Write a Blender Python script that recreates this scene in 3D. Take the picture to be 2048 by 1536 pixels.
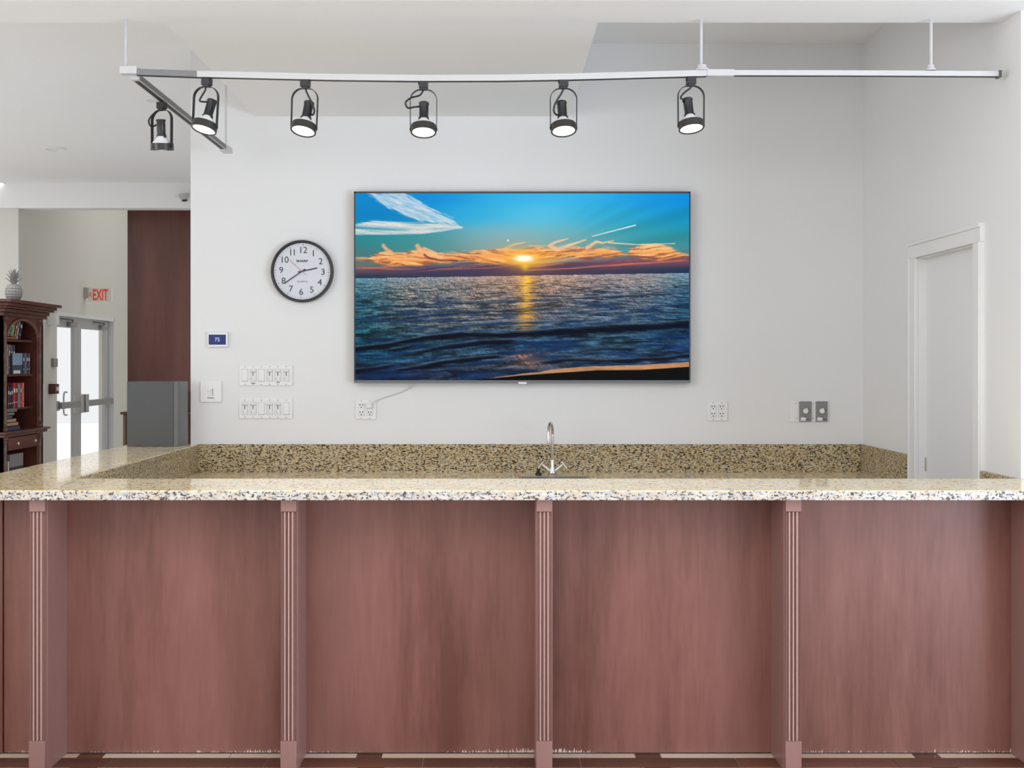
import bpy, bmesh, math, random
import numpy as np
from mathutils import Vector, Matrix

for _o in list(bpy.data.objects):
    bpy.data.objects.remove(_o)
S = bpy.context.scene
C = S.collection
PI = math.pi

# ------------------------------------------------------------------ camera
F, VX, VY, H = 2300.0, 988.0, 727.0, 1.542       # focal length (px of 2048), principal point, eye height (m)
cam_d = bpy.data.cameras.new('camera')
cam_d.sensor_width = 36.0
cam_d.sensor_fit = 'HORIZONTAL'
cam_d.lens = 36.0 * F / 2048.0
cam_d.shift_x = (1024 - VX) / 2048.0
cam_d.shift_y = -(768 - VY) / 2048.0
cam_d.clip_start = 0.05
cam_d.clip_end = 200
cam = bpy.data.objects.new('camera', cam_d)
cam.location = (0, 0, H)
cam.rotation_euler = (PI / 2, 0, 0)
C.objects.link(cam)
S.camera = cam

# ------------------------------------------------------------------ world, lights, exposure
EXPO = -0.36
S.view_settings.view_transform = 'Standard'
S.view_settings.look = 'None'
S.view_settings.exposure = EXPO
S.view_settings.gamma = 1.0
S.view_settings.use_curve_mapping = False
W = bpy.data.worlds.new('daylight')
S.world = W
W.use_nodes = True
bg = W.node_tree.nodes['Background']
bg.inputs[0].default_value = (0.97, 0.985, 1.0, 1)
bg.inputs[1].default_value = 1.25


def area_light(name, loc, target, sx, sy, power, col):
    d = bpy.data.lights.new(name, 'AREA')
    d.shape = 'RECTANGLE'
    d.size, d.size_y, d.energy, d.color = sx, sy, power, col
    o = bpy.data.objects.new(name, d)
    o.location = loc
    o.rotation_euler = (Vector(target) - Vector(loc)).to_track_quat('-Z', 'Y').to_euler()
    C.objects.link(o)
    return o


# unseen fill lights added: assumed daylight from the right, and one behind the camera
area_light('bar_front_fill_light', (4.7, 0.8, 1.0), (-0.2, 4.6, 0.6), 2.6, 1.8, 220, (0.74, 0.85, 1.0))  # added light set low and close to rake the bar front; no window built
area_light('rear_fill_light', (-0.6, -3.6, 1.6), (0.0, 5.0, 1.9), 6.0, 2.8, 8, (1.0, 0.97, 0.93))
_l = area_light('right_wall_fill_light', (-5.2, 0.6, 2.1), (2.17, 5.7, 2.0), 2.0, 1.6, 24, (0.95, 0.97, 1.0))  # unseen fill added on the left to brighten the right-hand wall
_l.data.spread = math.radians(75)
# afternoon sun on the terrace outside the lobby doors
sun_d = bpy.data.lights.new('sun', 'SUN')
sun_d.energy, sun_d.angle, sun_d.color = 3.2, math.radians(1.0), (1.0, 0.97, 0.92)
sun = bpy.data.objects.new('sun', sun_d)
sun.location = (-20, 8, 20)
sun.rotation_euler = Vector((0.62, 0.12, -0.78)).to_track_quat('-Z', 'Y').to_euler()
C.objects.link(sun)
# unseen fill lights added overhead to brighten the lounge and lobby
area_light('lounge_fill_light', (-0.5, 1.0, 3.40), (-0.5, 1.0, 0.0), 6.0, 3.0, 165, (1.0, 0.985, 0.97))
area_light('lobby_fill_light', (-5.8, 8.0, 3.40), (-5.8, 8.0, 0.0), 3.0, 5.0, 120, (1.0, 0.98, 0.96))
area_light('lobby_far_fill_light', (-3.4, 14.6, 4.55), (-3.4, 14.6, 0.0), 1.6, 2.4, 26, (1.0, 0.98, 0.95))

# ------------------------------------------------------------------ helpers
def X(u, Y):
    return (u - VX) * Y / F


def Z(v, Y):
    return H + (VY - v) * Y / F


def lin(c):
    return tuple(((x / 255.0) / 12.92 if x / 255.0 <= 0.04045 else ((x / 255.0 + 0.055) / 1.055) ** 2.4) for x in c)


MATS = {}


def mat(name, col, rough=0.5, metal=0.0, spec=0.5, noise=0.0, nscale=20.0, bump=0.0, emit=None, estr=0.0, coat=0.0):
    if name in MATS:
        return MATS[name]
    m = bpy.data.materials.new(name)
    m.use_nodes = True
    nt = m.node_tree
    b = nt.nodes['Principled BSDF']
    b.inputs['Base Color'].default_value = (*col, 1)
    b.inputs['Roughness'].default_value = rough
    b.inputs['Metallic'].default_value = metal
    b.inputs['Specular IOR Level'].default_value = spec
    b.inputs['Coat Weight'].default_value = coat
    if emit:
        b.inputs['Emission Color'].default_value = (*emit, 1)
        b.inputs['Emission Strength'].default_value = estr
    if noise or bump:
        tc = nt.nodes.new('ShaderNodeTexCoord')
        n = nt.nodes.new('ShaderNodeTexNoise')
        n.inputs['Scale'].default_value = nscale
        n.inputs['Detail'].default_value = 4
        nt.links.new(tc.outputs['Object'], n.inputs['Vector'])
        if noise:
            mx = nt.nodes.new('ShaderNodeMix')
            mx.data_type = 'RGBA'
            mx.inputs[6].default_value = (*[c * (1 - noise) for c in col], 1)
            mx.inputs[7].default_value = (*[min(1, c * (1 + noise)) for c in col], 1)
            nt.links.new(n.outputs['Fac'], mx.inputs[0])
            nt.links.new(mx.outputs[2], b.inputs['Base Color'])
        if bump:
            bp = nt.nodes.new('ShaderNodeBump')
            bp.inputs['Strength'].default_value = bump
            bp.inputs['Distance'].default_value = 0.002
            nt.links.new(n.outputs['Fac'], bp.inputs['Height'])
            nt.links.new(bp.outputs['Normal'], b.inputs['Normal'])
    MATS[name] = m
    return m


def ramp(nt, stops):
    r = nt.nodes.new('ShaderNodeValToRGB')
    els = r.color_ramp.elements
    while len(els) < len(stops):
        els.new(0.5)
    for e, (p, c) in zip(els, stops):
        e.position = p
        e.color = (*c, 1)
    return r


def wood(name, dark, mid, light, rough=0.42, axis='Z', scale=1.0, wear=False, spec=0.5):
    """stained wood, grain running along one axis, broad blotches of stain"""
    m = bpy.data.materials.new(name)
    m.use_nodes = True
    nt = m.node_tree
    L = nt.links.new
    b = nt.nodes['Principled BSDF']
    tc = nt.nodes.new('ShaderNodeTexCoord')
    mp = nt.nodes.new('ShaderNodeMapping')
    sc = [7.0 * scale] * 3
    sc['XYZ'.index(axis)] = 0.9 * scale
    mp.inputs['Scale'].default_value = sc
    L(tc.outputs['Object'], mp.inputs['Vector'])
    n1 = nt.nodes.new('ShaderNodeTexNoise')
    n1.inputs['Scale'].default_value = 0.55
    n1.inputs['Detail'].default_value = 3
    n1.inputs['Roughness'].default_value = 0.55
    n2 = nt.nodes.new('ShaderNodeTexNoise')
    n2.inputs['Scale'].default_value = 9
    n2.inputs['Detail'].default_value = 6
    L(mp.outputs[0], n1.inputs['Vector'])
    L(mp.outputs[0], n2.inputs['Vector'])
    ad = nt.nodes.new('ShaderNodeMath')
    ad.operation = 'MULTIPLY_ADD'
    L(n2.outputs['Fac'], ad.inputs[0])
    ad.inputs[1].default_value = 0.22
    sb = nt.nodes.new('ShaderNodeMath')
    sb.operation = 'SUBTRACT'
    L(n1.outputs['Fac'], sb.inputs[0])
    sb.inputs[1].default_value = 0.11
    L(sb.outputs[0], ad.inputs[2])
    r = ramp(nt, [(0.30, dark), (0.5, mid), (0.72, light)])
    L(ad.outputs[0], r.inputs[0])
    out = r.outputs[0]
    if wear:   # chipped finish along the foot of the board
        sx = nt.nodes.new('ShaderNodeSeparateXYZ')
        L(tc.outputs['Object'], sx.inputs[0])
        mp2 = nt.nodes.new('ShaderNodeMapping')
        mp2.inputs['Scale'].default_value = (150, 150, 25)
        L(tc.outputs['Object'], mp2.inputs['Vector'])
        n3 = nt.nodes.new('ShaderNodeTexNoise')
        n3.inputs['Scale'].default_value = 1.0
        n3.inputs['Detail'].default_value = 3
        L(mp2.outputs[0], n3.inputs['Vector'])
        n4 = nt.nodes.new('ShaderNodeTexNoise')
        n4.inputs['Scale'].default_value = 1.7
        L(tc.outputs['Object'], n4.inputs['Vector'])
        mr = nt.nodes.new('ShaderNodeMapRange')
        mr.inputs[1].default_value = 0.0
        mr.inputs[2].default_value = 0.07
        mr.inputs[3].default_value = 0.38
        mr.inputs[4].default_value = -0.6
        L(sx.outputs[2], mr.inputs[0])
        a1 = nt.nodes.new('ShaderNodeMath')
        a1.operation = 'MULTIPLY_ADD'
        L(n4.outputs['Fac'], a1.inputs[0])
        a1.inputs[1].default_value = 0.9
        sb2 = nt.nodes.new('ShaderNodeMath')
        sb2.operation = 'SUBTRACT'
        L(mr.outputs[0], sb2.inputs[0])
        sb2.inputs[1].default_value = 0.62
        L(sb2.outputs[0], a1.inputs[2])
        a2 = nt.nodes.new('ShaderNodeMath')
        a2.operation = 'ADD'
        L(a1.outputs[0], a2.inputs[0])
        L(n3.outputs['Fac'], a2.inputs[1])
        r2 = ramp(nt, [(0.70, (0, 0, 0)), (0.74, (1, 1, 1))])
        L(a2.outputs[0], r2.inputs[0])
        mx = nt.nodes.new('ShaderNodeMix')
        mx.data_type = 'RGBA'
        L(r2.outputs[0], mx.inputs[0])
        L(out, mx.inputs[6])
        mx.inputs[7].default_value = (0.62, 0.50, 0.48, 1)
        out = mx.outputs[2]
    L(out, b.inputs['Base Color'])
    b.inputs['Roughness'].default_value = rough
    b.inputs['Specular IOR Level'].default_value = spec
    MATS[name] = m
    return m


def granite(name, cream, tan, grey, dark, rough=0.08, sc=1.0, amount=0.43, stretch=(1, 1, 1.7), spec=0.5):
    m = bpy.data.materials.new(name)
    m.use_nodes = True
    nt = m.node_tree
    L = nt.links.new
    b = nt.nodes['Principled BSDF']
    tc = nt.nodes.new('ShaderNodeTexCoord')
    mp = nt.nodes.new('ShaderNodeMapping')
    mp.inputs['Scale'].default_value = stretch
    mp.inputs['Rotation'].default_value = (0.3, 0.35, 0.2)
    L(tc.outputs['Object'], mp.inputs['Vector'])

    def nz(s, d, ro=0.55, dist=0.0):
        n = nt.nodes.new('ShaderNodeTexNoise')
        n.inputs['Scale'].default_value = s * sc
        n.inputs['Detail'].default_value = d
        n.inputs['Roughness'].default_value = ro
        n.inputs['Distortion'].default_value = dist
        L(mp.outputs[0], n.inputs['Vector'])
        return n

    def mix(f, a, c):
        mx = nt.nodes.new('ShaderNodeMix')
        mx.data_type = 'RGBA'
        L(f, mx.inputs[0])
        for sock, v in ((6, a), (7, c)):
            if isinstance(v, tuple):
                mx.inputs[sock].default_value = (*v, 1)
            else:
                L(v, mx.inputs[sock])
        return mx.outputs[2]
    r1 = ramp(nt, [(0.40, (0, 0, 0)), (0.60, (1, 1, 1))])
    L(nz(14, 3).outputs['Fac'], r1.inputs[0])
    c1 = mix(r1.outputs[0], cream, tan)
    r2 = ramp(nt, [(0.52, (0, 0, 0)), (0.62, (1, 1, 1))])
    L(nz(34, 3).outputs['Fac'], r2.inputs[0])
    c2 = mix(r2.outputs[0], c1, grey)
    r3 = ramp(nt, [(amount - 0.03, (1, 1, 1)), (amount + 0.025, (0, 0, 0))])
    L(nz(62, 4, 0.6, 0.6).outputs['Fac'], r3.inputs[0])
    c3 = mix(r3.outputs[0], c2, dark)
    L(c3, b.inputs['Base Color'])
    b.inputs['Roughness'].default_value = rough
    b.inputs['Specular IOR Level'].default_value = spec
    MATS[name] = m
    return m


def bx(bm, x0, x1, y0, y1, z0, z1):
    r = bmesh.ops.create_cube(bm, size=1.0)
    sx, sy, sz = x1 - x0, y1 - y0, z1 - z0
    for v in r['verts']:
        v.co = Vector((x0 + (v.co.x + 0.5) * sx, y0 + (v.co.y + 0.5) * sy, z0 + (v.co.z + 0.5) * sz))
    return r['verts']


def prism(bm, pts, a, b, axis='Z'):
    """extrude a 2-D outline; axis Z: pts=(x,y); axis Y: pts=(x,z); axis X: pts=(y,z)"""
    def mk(p, t):
        return (p[0], p[1], t) if axis == 'Z' else ((p[0], t, p[1]) if axis == 'Y' else (t, p[0], p[1]))
    v0 = [bm.verts.new(mk(p, a)) for p in pts]
    v1 = [bm.verts.new(mk(p, b)) for p in pts]
    n = len(pts)
    bm.faces.new(v0)
    bm.faces.new(v1)
    for i in range(n):
        bm.faces.new((v0[i], v0[(i + 1) % n], v1[(i + 1) % n], v1[i]))


def lathe(bm, prof, n=32, M=None, cap=True):
    """profile [(r,z)...] about local Z"""
    rings = []
    for r, z in prof:
        rings.append([bm.verts.new((M or Matrix()) @ Vector((r * math.cos(2 * PI * k / n), r * math.sin(2 * PI * k / n), z))) for k in range(n)])
    for a, c in zip(rings, rings[1:]):
        for k in range(n):
            bm.faces.new((a[k], a[(k + 1) % n], c[(k + 1) % n], c[k]))
    if cap:
        if prof[0][0] > 1e-6:
            bm.faces.new(rings[0])
        if prof[-1][0] > 1e-6:
            bm.faces.new(rings[-1])


def smooth_pts(pts, n=8):
    """Catmull-Rom through the points"""
    P = [Vector(p) for p in pts]
    P = [2 * P[0] - P[1]] + P + [2 * P[-1] - P[-2]]
    out = []
    for i in range(1, len(P) - 2):
        for k in range(n):
            t = k / n
            a, b_, c, d = P[i - 1], P[i], P[i + 1], P[i + 2]
            out.append(0.5 * ((2 * b_) + (c - a) * t + (2 * a - 5 * b_ + 4 * c - d) * t * t + (3 * b_ - a - 3 * c + d) * t ** 3))
    out.append(P[-2])
    return out


def tube(bm, pts, r, n=10, M=None):
    P = [Vector(p) for p in pts]
    if M:
        P = [M @ p for p in P]
    up = Vector((0, 0, 1))
    rings = []
    prev = None
    for i, p in enumerate(P):
        t = (P[min(i + 1, len(P) - 1)] - P[max(i - 1, 0)]).normalized()
        if prev is None:
            a = t.orthogonal().normalized()
        else:
            a = (prev - t * prev.dot(t)).normalized()
        prev = a
        b_ = t.cross(a)
        rr = r[i] if isinstance(r, (list, tuple)) else r
        rings.append([bm.verts.new(p + rr * (a * math.cos(2 * PI * k / n) + b_ * math.sin(2 * PI * k / n))) for k in range(n)])
    for a, c in zip(rings, rings[1:]):
        for k in range(n):
            bm.faces.new((a[k], a[(k + 1) % n], c[(k + 1) % n], c[k]))
    bm.faces.new(rings[0])
    bm.faces.new(rings[-1])


def finish(bm):
    bmesh.ops.recalc_face_normals(bm, faces=bm.faces)


def obj(name, bm, m, parent=None, smooth=False, bevel=0.0, seg=2):
    finish(bm)
    me = bpy.data.meshes.new(name)
    bm.to_mesh(me)
    bm.free()
    o = bpy.data.objects.new(name, me)
    C.objects.link(o)
    if isinstance(m, (list, tuple)):
        for k in m:
            me.materials.append(k)
    else:
        me.materials.append(m)
    if smooth:
        me.polygons.foreach_set('use_smooth', [True] * len(me.polygons))
        me.set_sharp_from_angle(angle=math.radians(40))
    if bevel:
        md = o.modifiers.new('bevel', 'BEVEL')
        md.width = bevel
        md.segments = seg
        md.limit_method = 'ANGLE'
        md.angle_limit = math.radians(40)
        if not smooth:
            me.polygons.foreach_set('use_smooth', [True] * len(me.polygons))
            me.set_sharp_from_angle(angle=math.radians(40))
    if parent:
        adopt(o, parent)
    return o


def base_of(p):
    return p.matrix_basis if p.parent is None else base_of(p.parent) @ p.matrix_parent_inverse @ p.matrix_basis


def adopt(o, parent):
    o.parent = parent
    o.matrix_parent_inverse = base_of(parent).inverted()


def box(name, x0, x1, y0, y1, z0, z1, m, parent=None, bevel=0.0, seg=2):
    bm = bmesh.new()
    bx(bm, min(x0, x1), max(x0, x1), min(y0, y1), max(y0, y1), min(z0, z1), max(z0, z1))
    return obj(name, bm, m, parent, bevel=bevel, seg=seg)


def thing(name, label, cat, loc=(0, 0, 0), group=None):
    o = bpy.data.objects.new(name, None)
    o.empty_display_size = 0.05
    o.location = loc
    C.objects.link(o)
    return tag(o, label, cat, group)


def tag(o, label, cat, group=None):
    o['label'] = label
    o['category'] = cat
    if group:
        o['group'] = group
    return o


def struct(o):
    o['kind'] = 'structure'
    return o


def text(name, body, size, M, m, parent=None, depth=0.0004, align='CENTER', bold=0.0, sx=1.0, shear=0.0, fit=None):
    """flat lettering as a mesh; M places the text plane (text x -> M x, text y -> M y)"""
    cu = bpy.data.curves.new(name, 'FONT')
    cu.body = body
    cu.size = size
    cu.align_x = align
    cu.align_y = 'CENTER'
    cu.extrude = depth
    cu.offset = bold
    cu.shear = shear
    cu.resolution_u = 4
    t = bpy.data.objects.new(name + '_tmp', cu)
    C.objects.link(t)
    dg = bpy.context.evaluated_depsgraph_get()
    me = bpy.data.meshes.new_from_object(t.evaluated_get(dg))
    bpy.data.objects.remove(t)
    bpy.data.curves.remove(cu)
    if fit:      # scale to a given width and height, centred
        vs = np.array([v.co[:] for v in me.vertices])
        lo_, hi_ = vs.min(0), vs.max(0)
        k = (fit[0] / (hi_[0] - lo_[0]), fit[1] / (hi_[1] - lo_[1]))
        me.transform(Matrix.Diagonal((k[0], k[1], 1, 1)) @ Matrix.Translation((-(lo_[0] + hi_[0]) / 2, -(lo_[1] + hi_[1]) / 2, 0)))
    me.transform(M @ Matrix.Diagonal((sx, 1, 1, 1)))
    me.materials.clear()
    me.materials.append(m)
    me.name = name
    o = bpy.data.objects.new(name, me)
    C.objects.link(o)
    if parent:
        adopt(o, parent)
    return o


def facing(x, y, z):
    """plane facing the camera side (-Y): text x -> +X, text y -> +Z"""
    return Matrix.Translation((x, y, z)) @ Matrix.Rotation(PI / 2, 4, 'X')


# ------------------------------------------------------------------ materials
M_wall = mat('wall_paint', (0.79, 0.79, 0.79), 0.75, noise=0.012, nscale=3, bump=0.03)
M_ceil = mat('ceiling_paint', (0.86, 0.86, 0.86), 0.85, noise=0.01, nscale=2)
M_far = mat('beige_wall_paint', (0.72, 0.70, 0.64), 0.8, noise=0.015, nscale=2)
M_trim = mat('white_gloss_trim', (0.80, 0.80, 0.79), 0.4)
M_bar = wood('bar_wood', (0.125, 0.042, 0.029), (0.212, 0.085, 0.066), (0.28, 0.123, 0.102), 0.42, 'Z', wear=True)
M_pil = wood('pilaster_wood', (0.262, 0.137, 0.120), (0.285, 0.152, 0.134), (0.31, 0.168, 0.148), 0.34, 'Z')
M_ridge = mat('pale_ridge_wood', (0.56, 0.36, 0.31), 0.4, noise=0.12, nscale=30)  # paler tone for the narrow ridges between the flutes
M_col = wood('column_wood', (0.080, 0.024, 0.016), (0.120, 0.040, 0.029), (0.160, 0.060, 0.045), 0.5, 'Z')
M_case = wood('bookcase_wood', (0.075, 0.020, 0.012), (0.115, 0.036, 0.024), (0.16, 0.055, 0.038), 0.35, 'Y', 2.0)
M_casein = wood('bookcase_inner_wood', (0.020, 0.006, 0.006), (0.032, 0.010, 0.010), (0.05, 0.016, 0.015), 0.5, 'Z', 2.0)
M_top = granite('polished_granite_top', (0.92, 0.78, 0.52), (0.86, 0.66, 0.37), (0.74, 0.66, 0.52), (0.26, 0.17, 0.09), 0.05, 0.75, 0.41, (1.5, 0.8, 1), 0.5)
M_edge = granite('honed_granite_edge', (0.66, 0.62, 0.56), (0.60, 0.50, 0.41), (0.46, 0.46, 0.48), (0.06, 0.05, 0.05), 0.45, 1.3, 0.445, (1.0, 1.0, 1.5))
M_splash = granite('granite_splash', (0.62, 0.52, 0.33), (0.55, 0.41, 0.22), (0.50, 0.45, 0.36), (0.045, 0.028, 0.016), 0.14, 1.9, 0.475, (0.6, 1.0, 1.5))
M_black = mat('black_paint', (0.012, 0.012, 0.013), 0.45)
M_black2 = mat('black_plastic', (0.018, 0.018, 0.020), 0.35)
M_ring = mat('lamp_ring_black', (0.03, 0.027, 0.024), 0.3)
M_rail = mat('white_track_metal', (0.58, 0.58, 0.58), 0.4)
M_slot = mat('track_slot_dark', (0.03, 0.03, 0.03), 0.6)
M_raild = mat('grey_track_metal', (0.10, 0.10, 0.10), 0.4)
M_bulb = mat('frosted_bulb_glass', (0.86, 0.87, 0.88), 0.2)
M_lens = mat('lit_lens', (1, 1, 1), 0.3, emit=(1.0, 0.985, 0.95), estr=3.0)
M_plate = mat('white_wall_plate', (0.83, 0.83, 0.83), 0.35)
M_plate2 = mat('white_rocker', (0.78, 0.78, 0.78), 0.3)
M_gap = mat('shadow_gap_grey', (0.30, 0.30, 0.30), 0.6)
M_hole = mat('socket_slot_black', (0.03, 0.03, 0.03), 0.6)
M_tgrey = mat('timer_grey', (0.24, 0.24, 0.24), 0.45)
M_chrome = mat('brushed_nickel', (0.62, 0.58, 0.52), 0.24, 1.0)
M_alu = mat('aluminium_frame', (0.50, 0.50, 0.51), 0.4, 0.1)
M_bezel = mat('tv_bezel', (0.03, 0.04, 0.045), 0.3)
M_bezel2 = mat('tv_bottom_bezel', (0.16, 0.17, 0.175), 0.3, 0.5)
M_face = mat('clock_dial', (0.66, 0.68, 0.73), 0.25, coat=0.4)
M_ink = mat('printed_black', (0.02, 0.02, 0.025), 0.5)
M_ink2 = mat('printed_grey', (0.18, 0.18, 0.19), 0.5)
M_red = mat('exit_red', (0.65, 0.04, 0.02), 0.4, emit=(0.9, 0.08, 0.03), estr=0.35)
M_exit = mat('exit_panel', (0.80, 0.78, 0.70), 0.3, emit=(0.8, 0.77, 0.68), estr=0.12)
M_sec = mat('second_hand_red', (0.35, 0.10, 0.09), 0.4)
M_lcd = mat('thermostat_screen', (0.01, 0.013, 0.08), 0.2, emit=(0.012, 0.02, 0.13), estr=0.7)
M_lcd2 = mat('thermostat_digits', (0.4, 0.45, 0.8), 0.3, emit=(0.42, 0.48, 0.90), estr=0.8)
M_box = mat('charcoal_laminate', (0.075, 0.078, 0.080), 0.5, noise=0.10, nscale=5)
M_boxr = mat('charcoal_rounded_side', (0.15, 0.153, 0.155), 0.45, noise=0.12, nscale=120)
M_pine = mat('grey_ceramic', (0.33, 0.33, 0.33), 0.5, noise=0.25, nscale=60)
M_brass = mat('brass_knob', (0.75, 0.55, 0.36), 0.3, 0.6)
M_grout = mat('floor_grout', (0.36, 0.28, 0.20), 0.8)

# ------------------------------------------------------------------ the room shell
YB = 6.785          # back wall
XR = 2.177          # right wall
XL = -4.97          # far lobby wall with the exit doors
ZC = 3.43           # ceiling
ZS = 3.00           # dropped soffit and beam


def multi(name, boxes, m, bevel=0.0):
    bm = bmesh.new()
    for b_ in boxes:
        bx(bm, *b_)
    return struct(obj(name, bm, m, bevel=bevel))


floor = struct(box('floor', -9, 6.5, -4.0, 17, -0.06, -0.004, mat('pale_bounce_floor', (0.76, 0.755, 0.745), 0.6, noise=0.05, nscale=3)))  # unseen floor area made pale to bounce light up to the ceilings
multi('ceiling', [(-9, 6.5, -4.0, 12.1, ZC, ZC + 0.12)], M_ceil)
multi('ceiling_beam', [(-9, 6.5, 4.615, 4.92, ZS, ZC)], M_ceil)
multi('ceiling_soffit', [(-1.405, 0.4435, 4.92, YB, ZS, ZC)], M_ceil)
multi('ceiling_header', [(-9, -1.0, 12.0, 12.18, 3.165, 4.6)], M_ceil)
multi('ceiling_far', [(-9, 0, 12.18, 17, 4.6, 4.7)], M_ceil)
multi('wall_back', [(-1.79, XR + 0.15, YB, YB + 0.16, 0, ZC)], M_wall)
DY0, DY1, DZ = 5.19, 5.905, 2.084
multi('wall_right', [(XR, XR + 0.15, 4.75, DY0, 0, ZC), (XR, XR + 0.15, DY1, YB, 0, ZC), (XR, XR + 0.15, DY0, DY1, DZ, ZC)], M_wall)
multi('wall_right_front', [(XR + 0.15, 6.5, 4.75, 4.90, 0, ZC)], M_wall)
# lobby on the far left
OY0, OY1, OZ = 13.09, 15.04, 2.13
multi('wall_far_left', [(XL - 0.2, XL, 12.05, 12.66, 0, 4.6), (XL - 0.2, XL - 0.02, 12.66, OY0, 0, 4.6), (XL - 0.2, XL - 0.02, OY1, 16.6, 0, 4.6),
                        (XL - 0.2, XL - 0.02, OY0, OY1, OZ, 4.6)], M_far)
multi('wall_lobby_return', [(-9, XL - 0.004, 12.03, 12.2, 0, 3.164)], mat('grey_beige_paint', (0.66, 0.65, 0.62), 0.8, noise=0.015, nscale=2))
multi('wall_far_end', [(XL - 0.2, 0, 16.6, 16.75, 0, 4.6)], M_far)

# lobby column clad in stained boards
t = struct(box('wood_column', X(255, 12.6), X(255, 12.6) + 0.95, 12.6, 13.0, 0, 4.6, M_col))
t['label'] = 'tall brown wood-clad column rising behind the grey box to the ceiling'

# right-hand door with casing
dr = struct(box('door_1', XR + 0.04, XR + 0.08, DY0, DY1, 0.005, DZ, mat('white_door_paint', (0.79, 0.79, 0.79), 0.5)))
o = box('hinge', XR + 0.032, XR + 0.042, DY1 - 0.012, DY1 - 0.002, 0.99, 1.06, M_chrome, dr)


def casing(name, pts):
    bm = bmesh.new()
    for (y0, y1, z0, z1) in pts:
        bx(bm, XR - 0.018, XR + 0.002, y0, y1, z0, z1)
        if z1 - z0 > 1:      # raised outer bead of the upright
            yo = y1 - 0.02 if y0 > 5.8 else y0
            bx(bm, XR - 0.026, XR - 0.017, yo, yo + 0.02, z0, z1)
        else:
            bx(bm, XR - 0.026, XR - 0.017, y0, y1, z1 - 0.02, z1)
    return struct(obj(name, bm, M_trim, bevel=0.003))


casing('trim_1', [(DY1, DY1 + 0.085, 0, DZ)])
casing('trim_2', [(DY0 - 0.085, DY0, 0, DZ)])
casing('trim_3', [(DY0 - 0.085, DY1 + 0.085, DZ, DZ + 0.085)])
multi('trim_4', [(XR, XR + 0.15, DY1 - 0.006, DY1 - 0.001, 0, DZ), (XR, XR + 0.15, DY0 + 0.001, DY0 + 0.006, 0, DZ), (XR, XR + 0.15, DY0, DY1, DZ - 0.006, DZ - 0.001)], M_trim)

# ------------------------------------------------------------------ plank-tile floor in front of the bar
rnd = random.Random(4)
M_pl = [wood('plank_tile_%d' % i, tuple(c * k for c in (0.075, 0.026, 0.014)), tuple(c * k for c in (0.105, 0.040, 0.023)),
             tuple(c * k for c in (0.145, 0.058, 0.034)), 0.28, 'X', 1.5) for i, k in enumerate((0.85, 1.0, 1.2))]
M_st = [mat('beige_strip_tile_%d' % i, c, 0.35, noise=0.08, nscale=6) for i, c in enumerate(((0.58, 0.47, 0.36), (0.62, 0.52, 0.42), (0.54, 0.43, 0.31)))]
tile_cache = {}


def tile(x0, x1, y0, y1, ms, nm):
    m = rnd.choice(ms)
    key = (round(x1 - x0, 3), round(y1 - y0, 3), m.name)
    if key not in tile_cache:
        bm = bmesh.new()
        w, d = x1 - x0, y1 - y0
        bx(bm, -w / 2, w / 2, -d / 2, d / 2, -0.008, 0)
        me = bpy.data.meshes.new(nm)
        finish(bm)
        bm.to_mesh(me)
        bm.free()
        me.materials.append(m)
        tile_cache[key] = me
    o = bpy.data.objects.new(nm, tile_cache[key])
    o.location = ((x0 + x1) / 2, (y0 + y1) / 2, 0)
    C.objects.link(o)
    adopt(o, floor)


floor_bed = box('grout', -3.2, 3.3, 2.35, 4.56, -0.006, -0.0025, M_grout, floor)
g = 0.0016
y = 4.547
for row in range(12):
    ys = y - 0.049
    sh = 0.0 if row % 2 == 0 else 0.02 * row
    k = -3
    while True:       # beige strip with short dark inserts
        xi = 0.605 + 1.095 * k + sh
        if xi > 3.2:
            break
        tile(xi - 0.05 + g, xi + 0.05 - g, ys + g, y - g, M_pl, 'insert_tile')
        tile(xi + 0.05 + g, xi + 0.05 + 0.4975 - g, ys + g, y - g, M_st, 'strip_tile')
        tile(xi + 0.05 + 0.4975 + g, xi + 1.045 - g, ys + g, y - g, M_st, 'strip_tile')
        k += 1
    yp = ys - 0.110
    off = 0.0 if row % 2 == 0 else 0.305
    for k in range(-5, 6):
        xi = 0.334 + 0.6085 * k + off
        tile(xi + g, xi + 0.6085 - g, yp + g, ys - g, M_pl, 'plank_tile')
    y = yp

# ------------------------------------------------------------------ the bar
ZT = 1.067          # bar top
YF, YP, YPAN, YBK = 4.301, 4.329, 4.547, 4.7495
bar = thing('bar_counter', 'long brown wooden bar front with fluted pilasters under a granite top', 'bar counter', (0, 4.62, 0))
s_p = YP / F
pil_c = [X(74, YP), X(577, YP), X(1088.5, YP), X(1587, YP), X(2091, YP)]
hw = 0.032
xs = [-1.937] + [v for c_ in pil_c for v in (c_ - hw, c_ + hw)] + [2.9]
spans = [(-1.937, pil_c[0] - hw + 0.004)] + [(pil_c[i] + hw - 0.004, pil_c[i + 1] - hw + 0.004) for i in range(4)] + [(pil_c[4] + hw - 0.004, 3.1)]
for a, b_ in spans:
    box('front_panel', a, b_, YPAN, YPAN + 0.018, 0.004, 1.030, M_bar, bar)
box('knee_wall', -2.06, 3.1, YPAN + 0.018, YPAN + 0.155, 0, 1.030, M_bar, bar)
box('corner_board', -2.062, -1.940, YPAN - 0.006, YPAN + 0.018, 0.004, 1.030, M_bar, bar, bevel=0.003)
box('end_panel', -2.062, -1.80, YPAN + 0.155, YB - 0.002, 0, 1.030, M_bar, bar)
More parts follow.
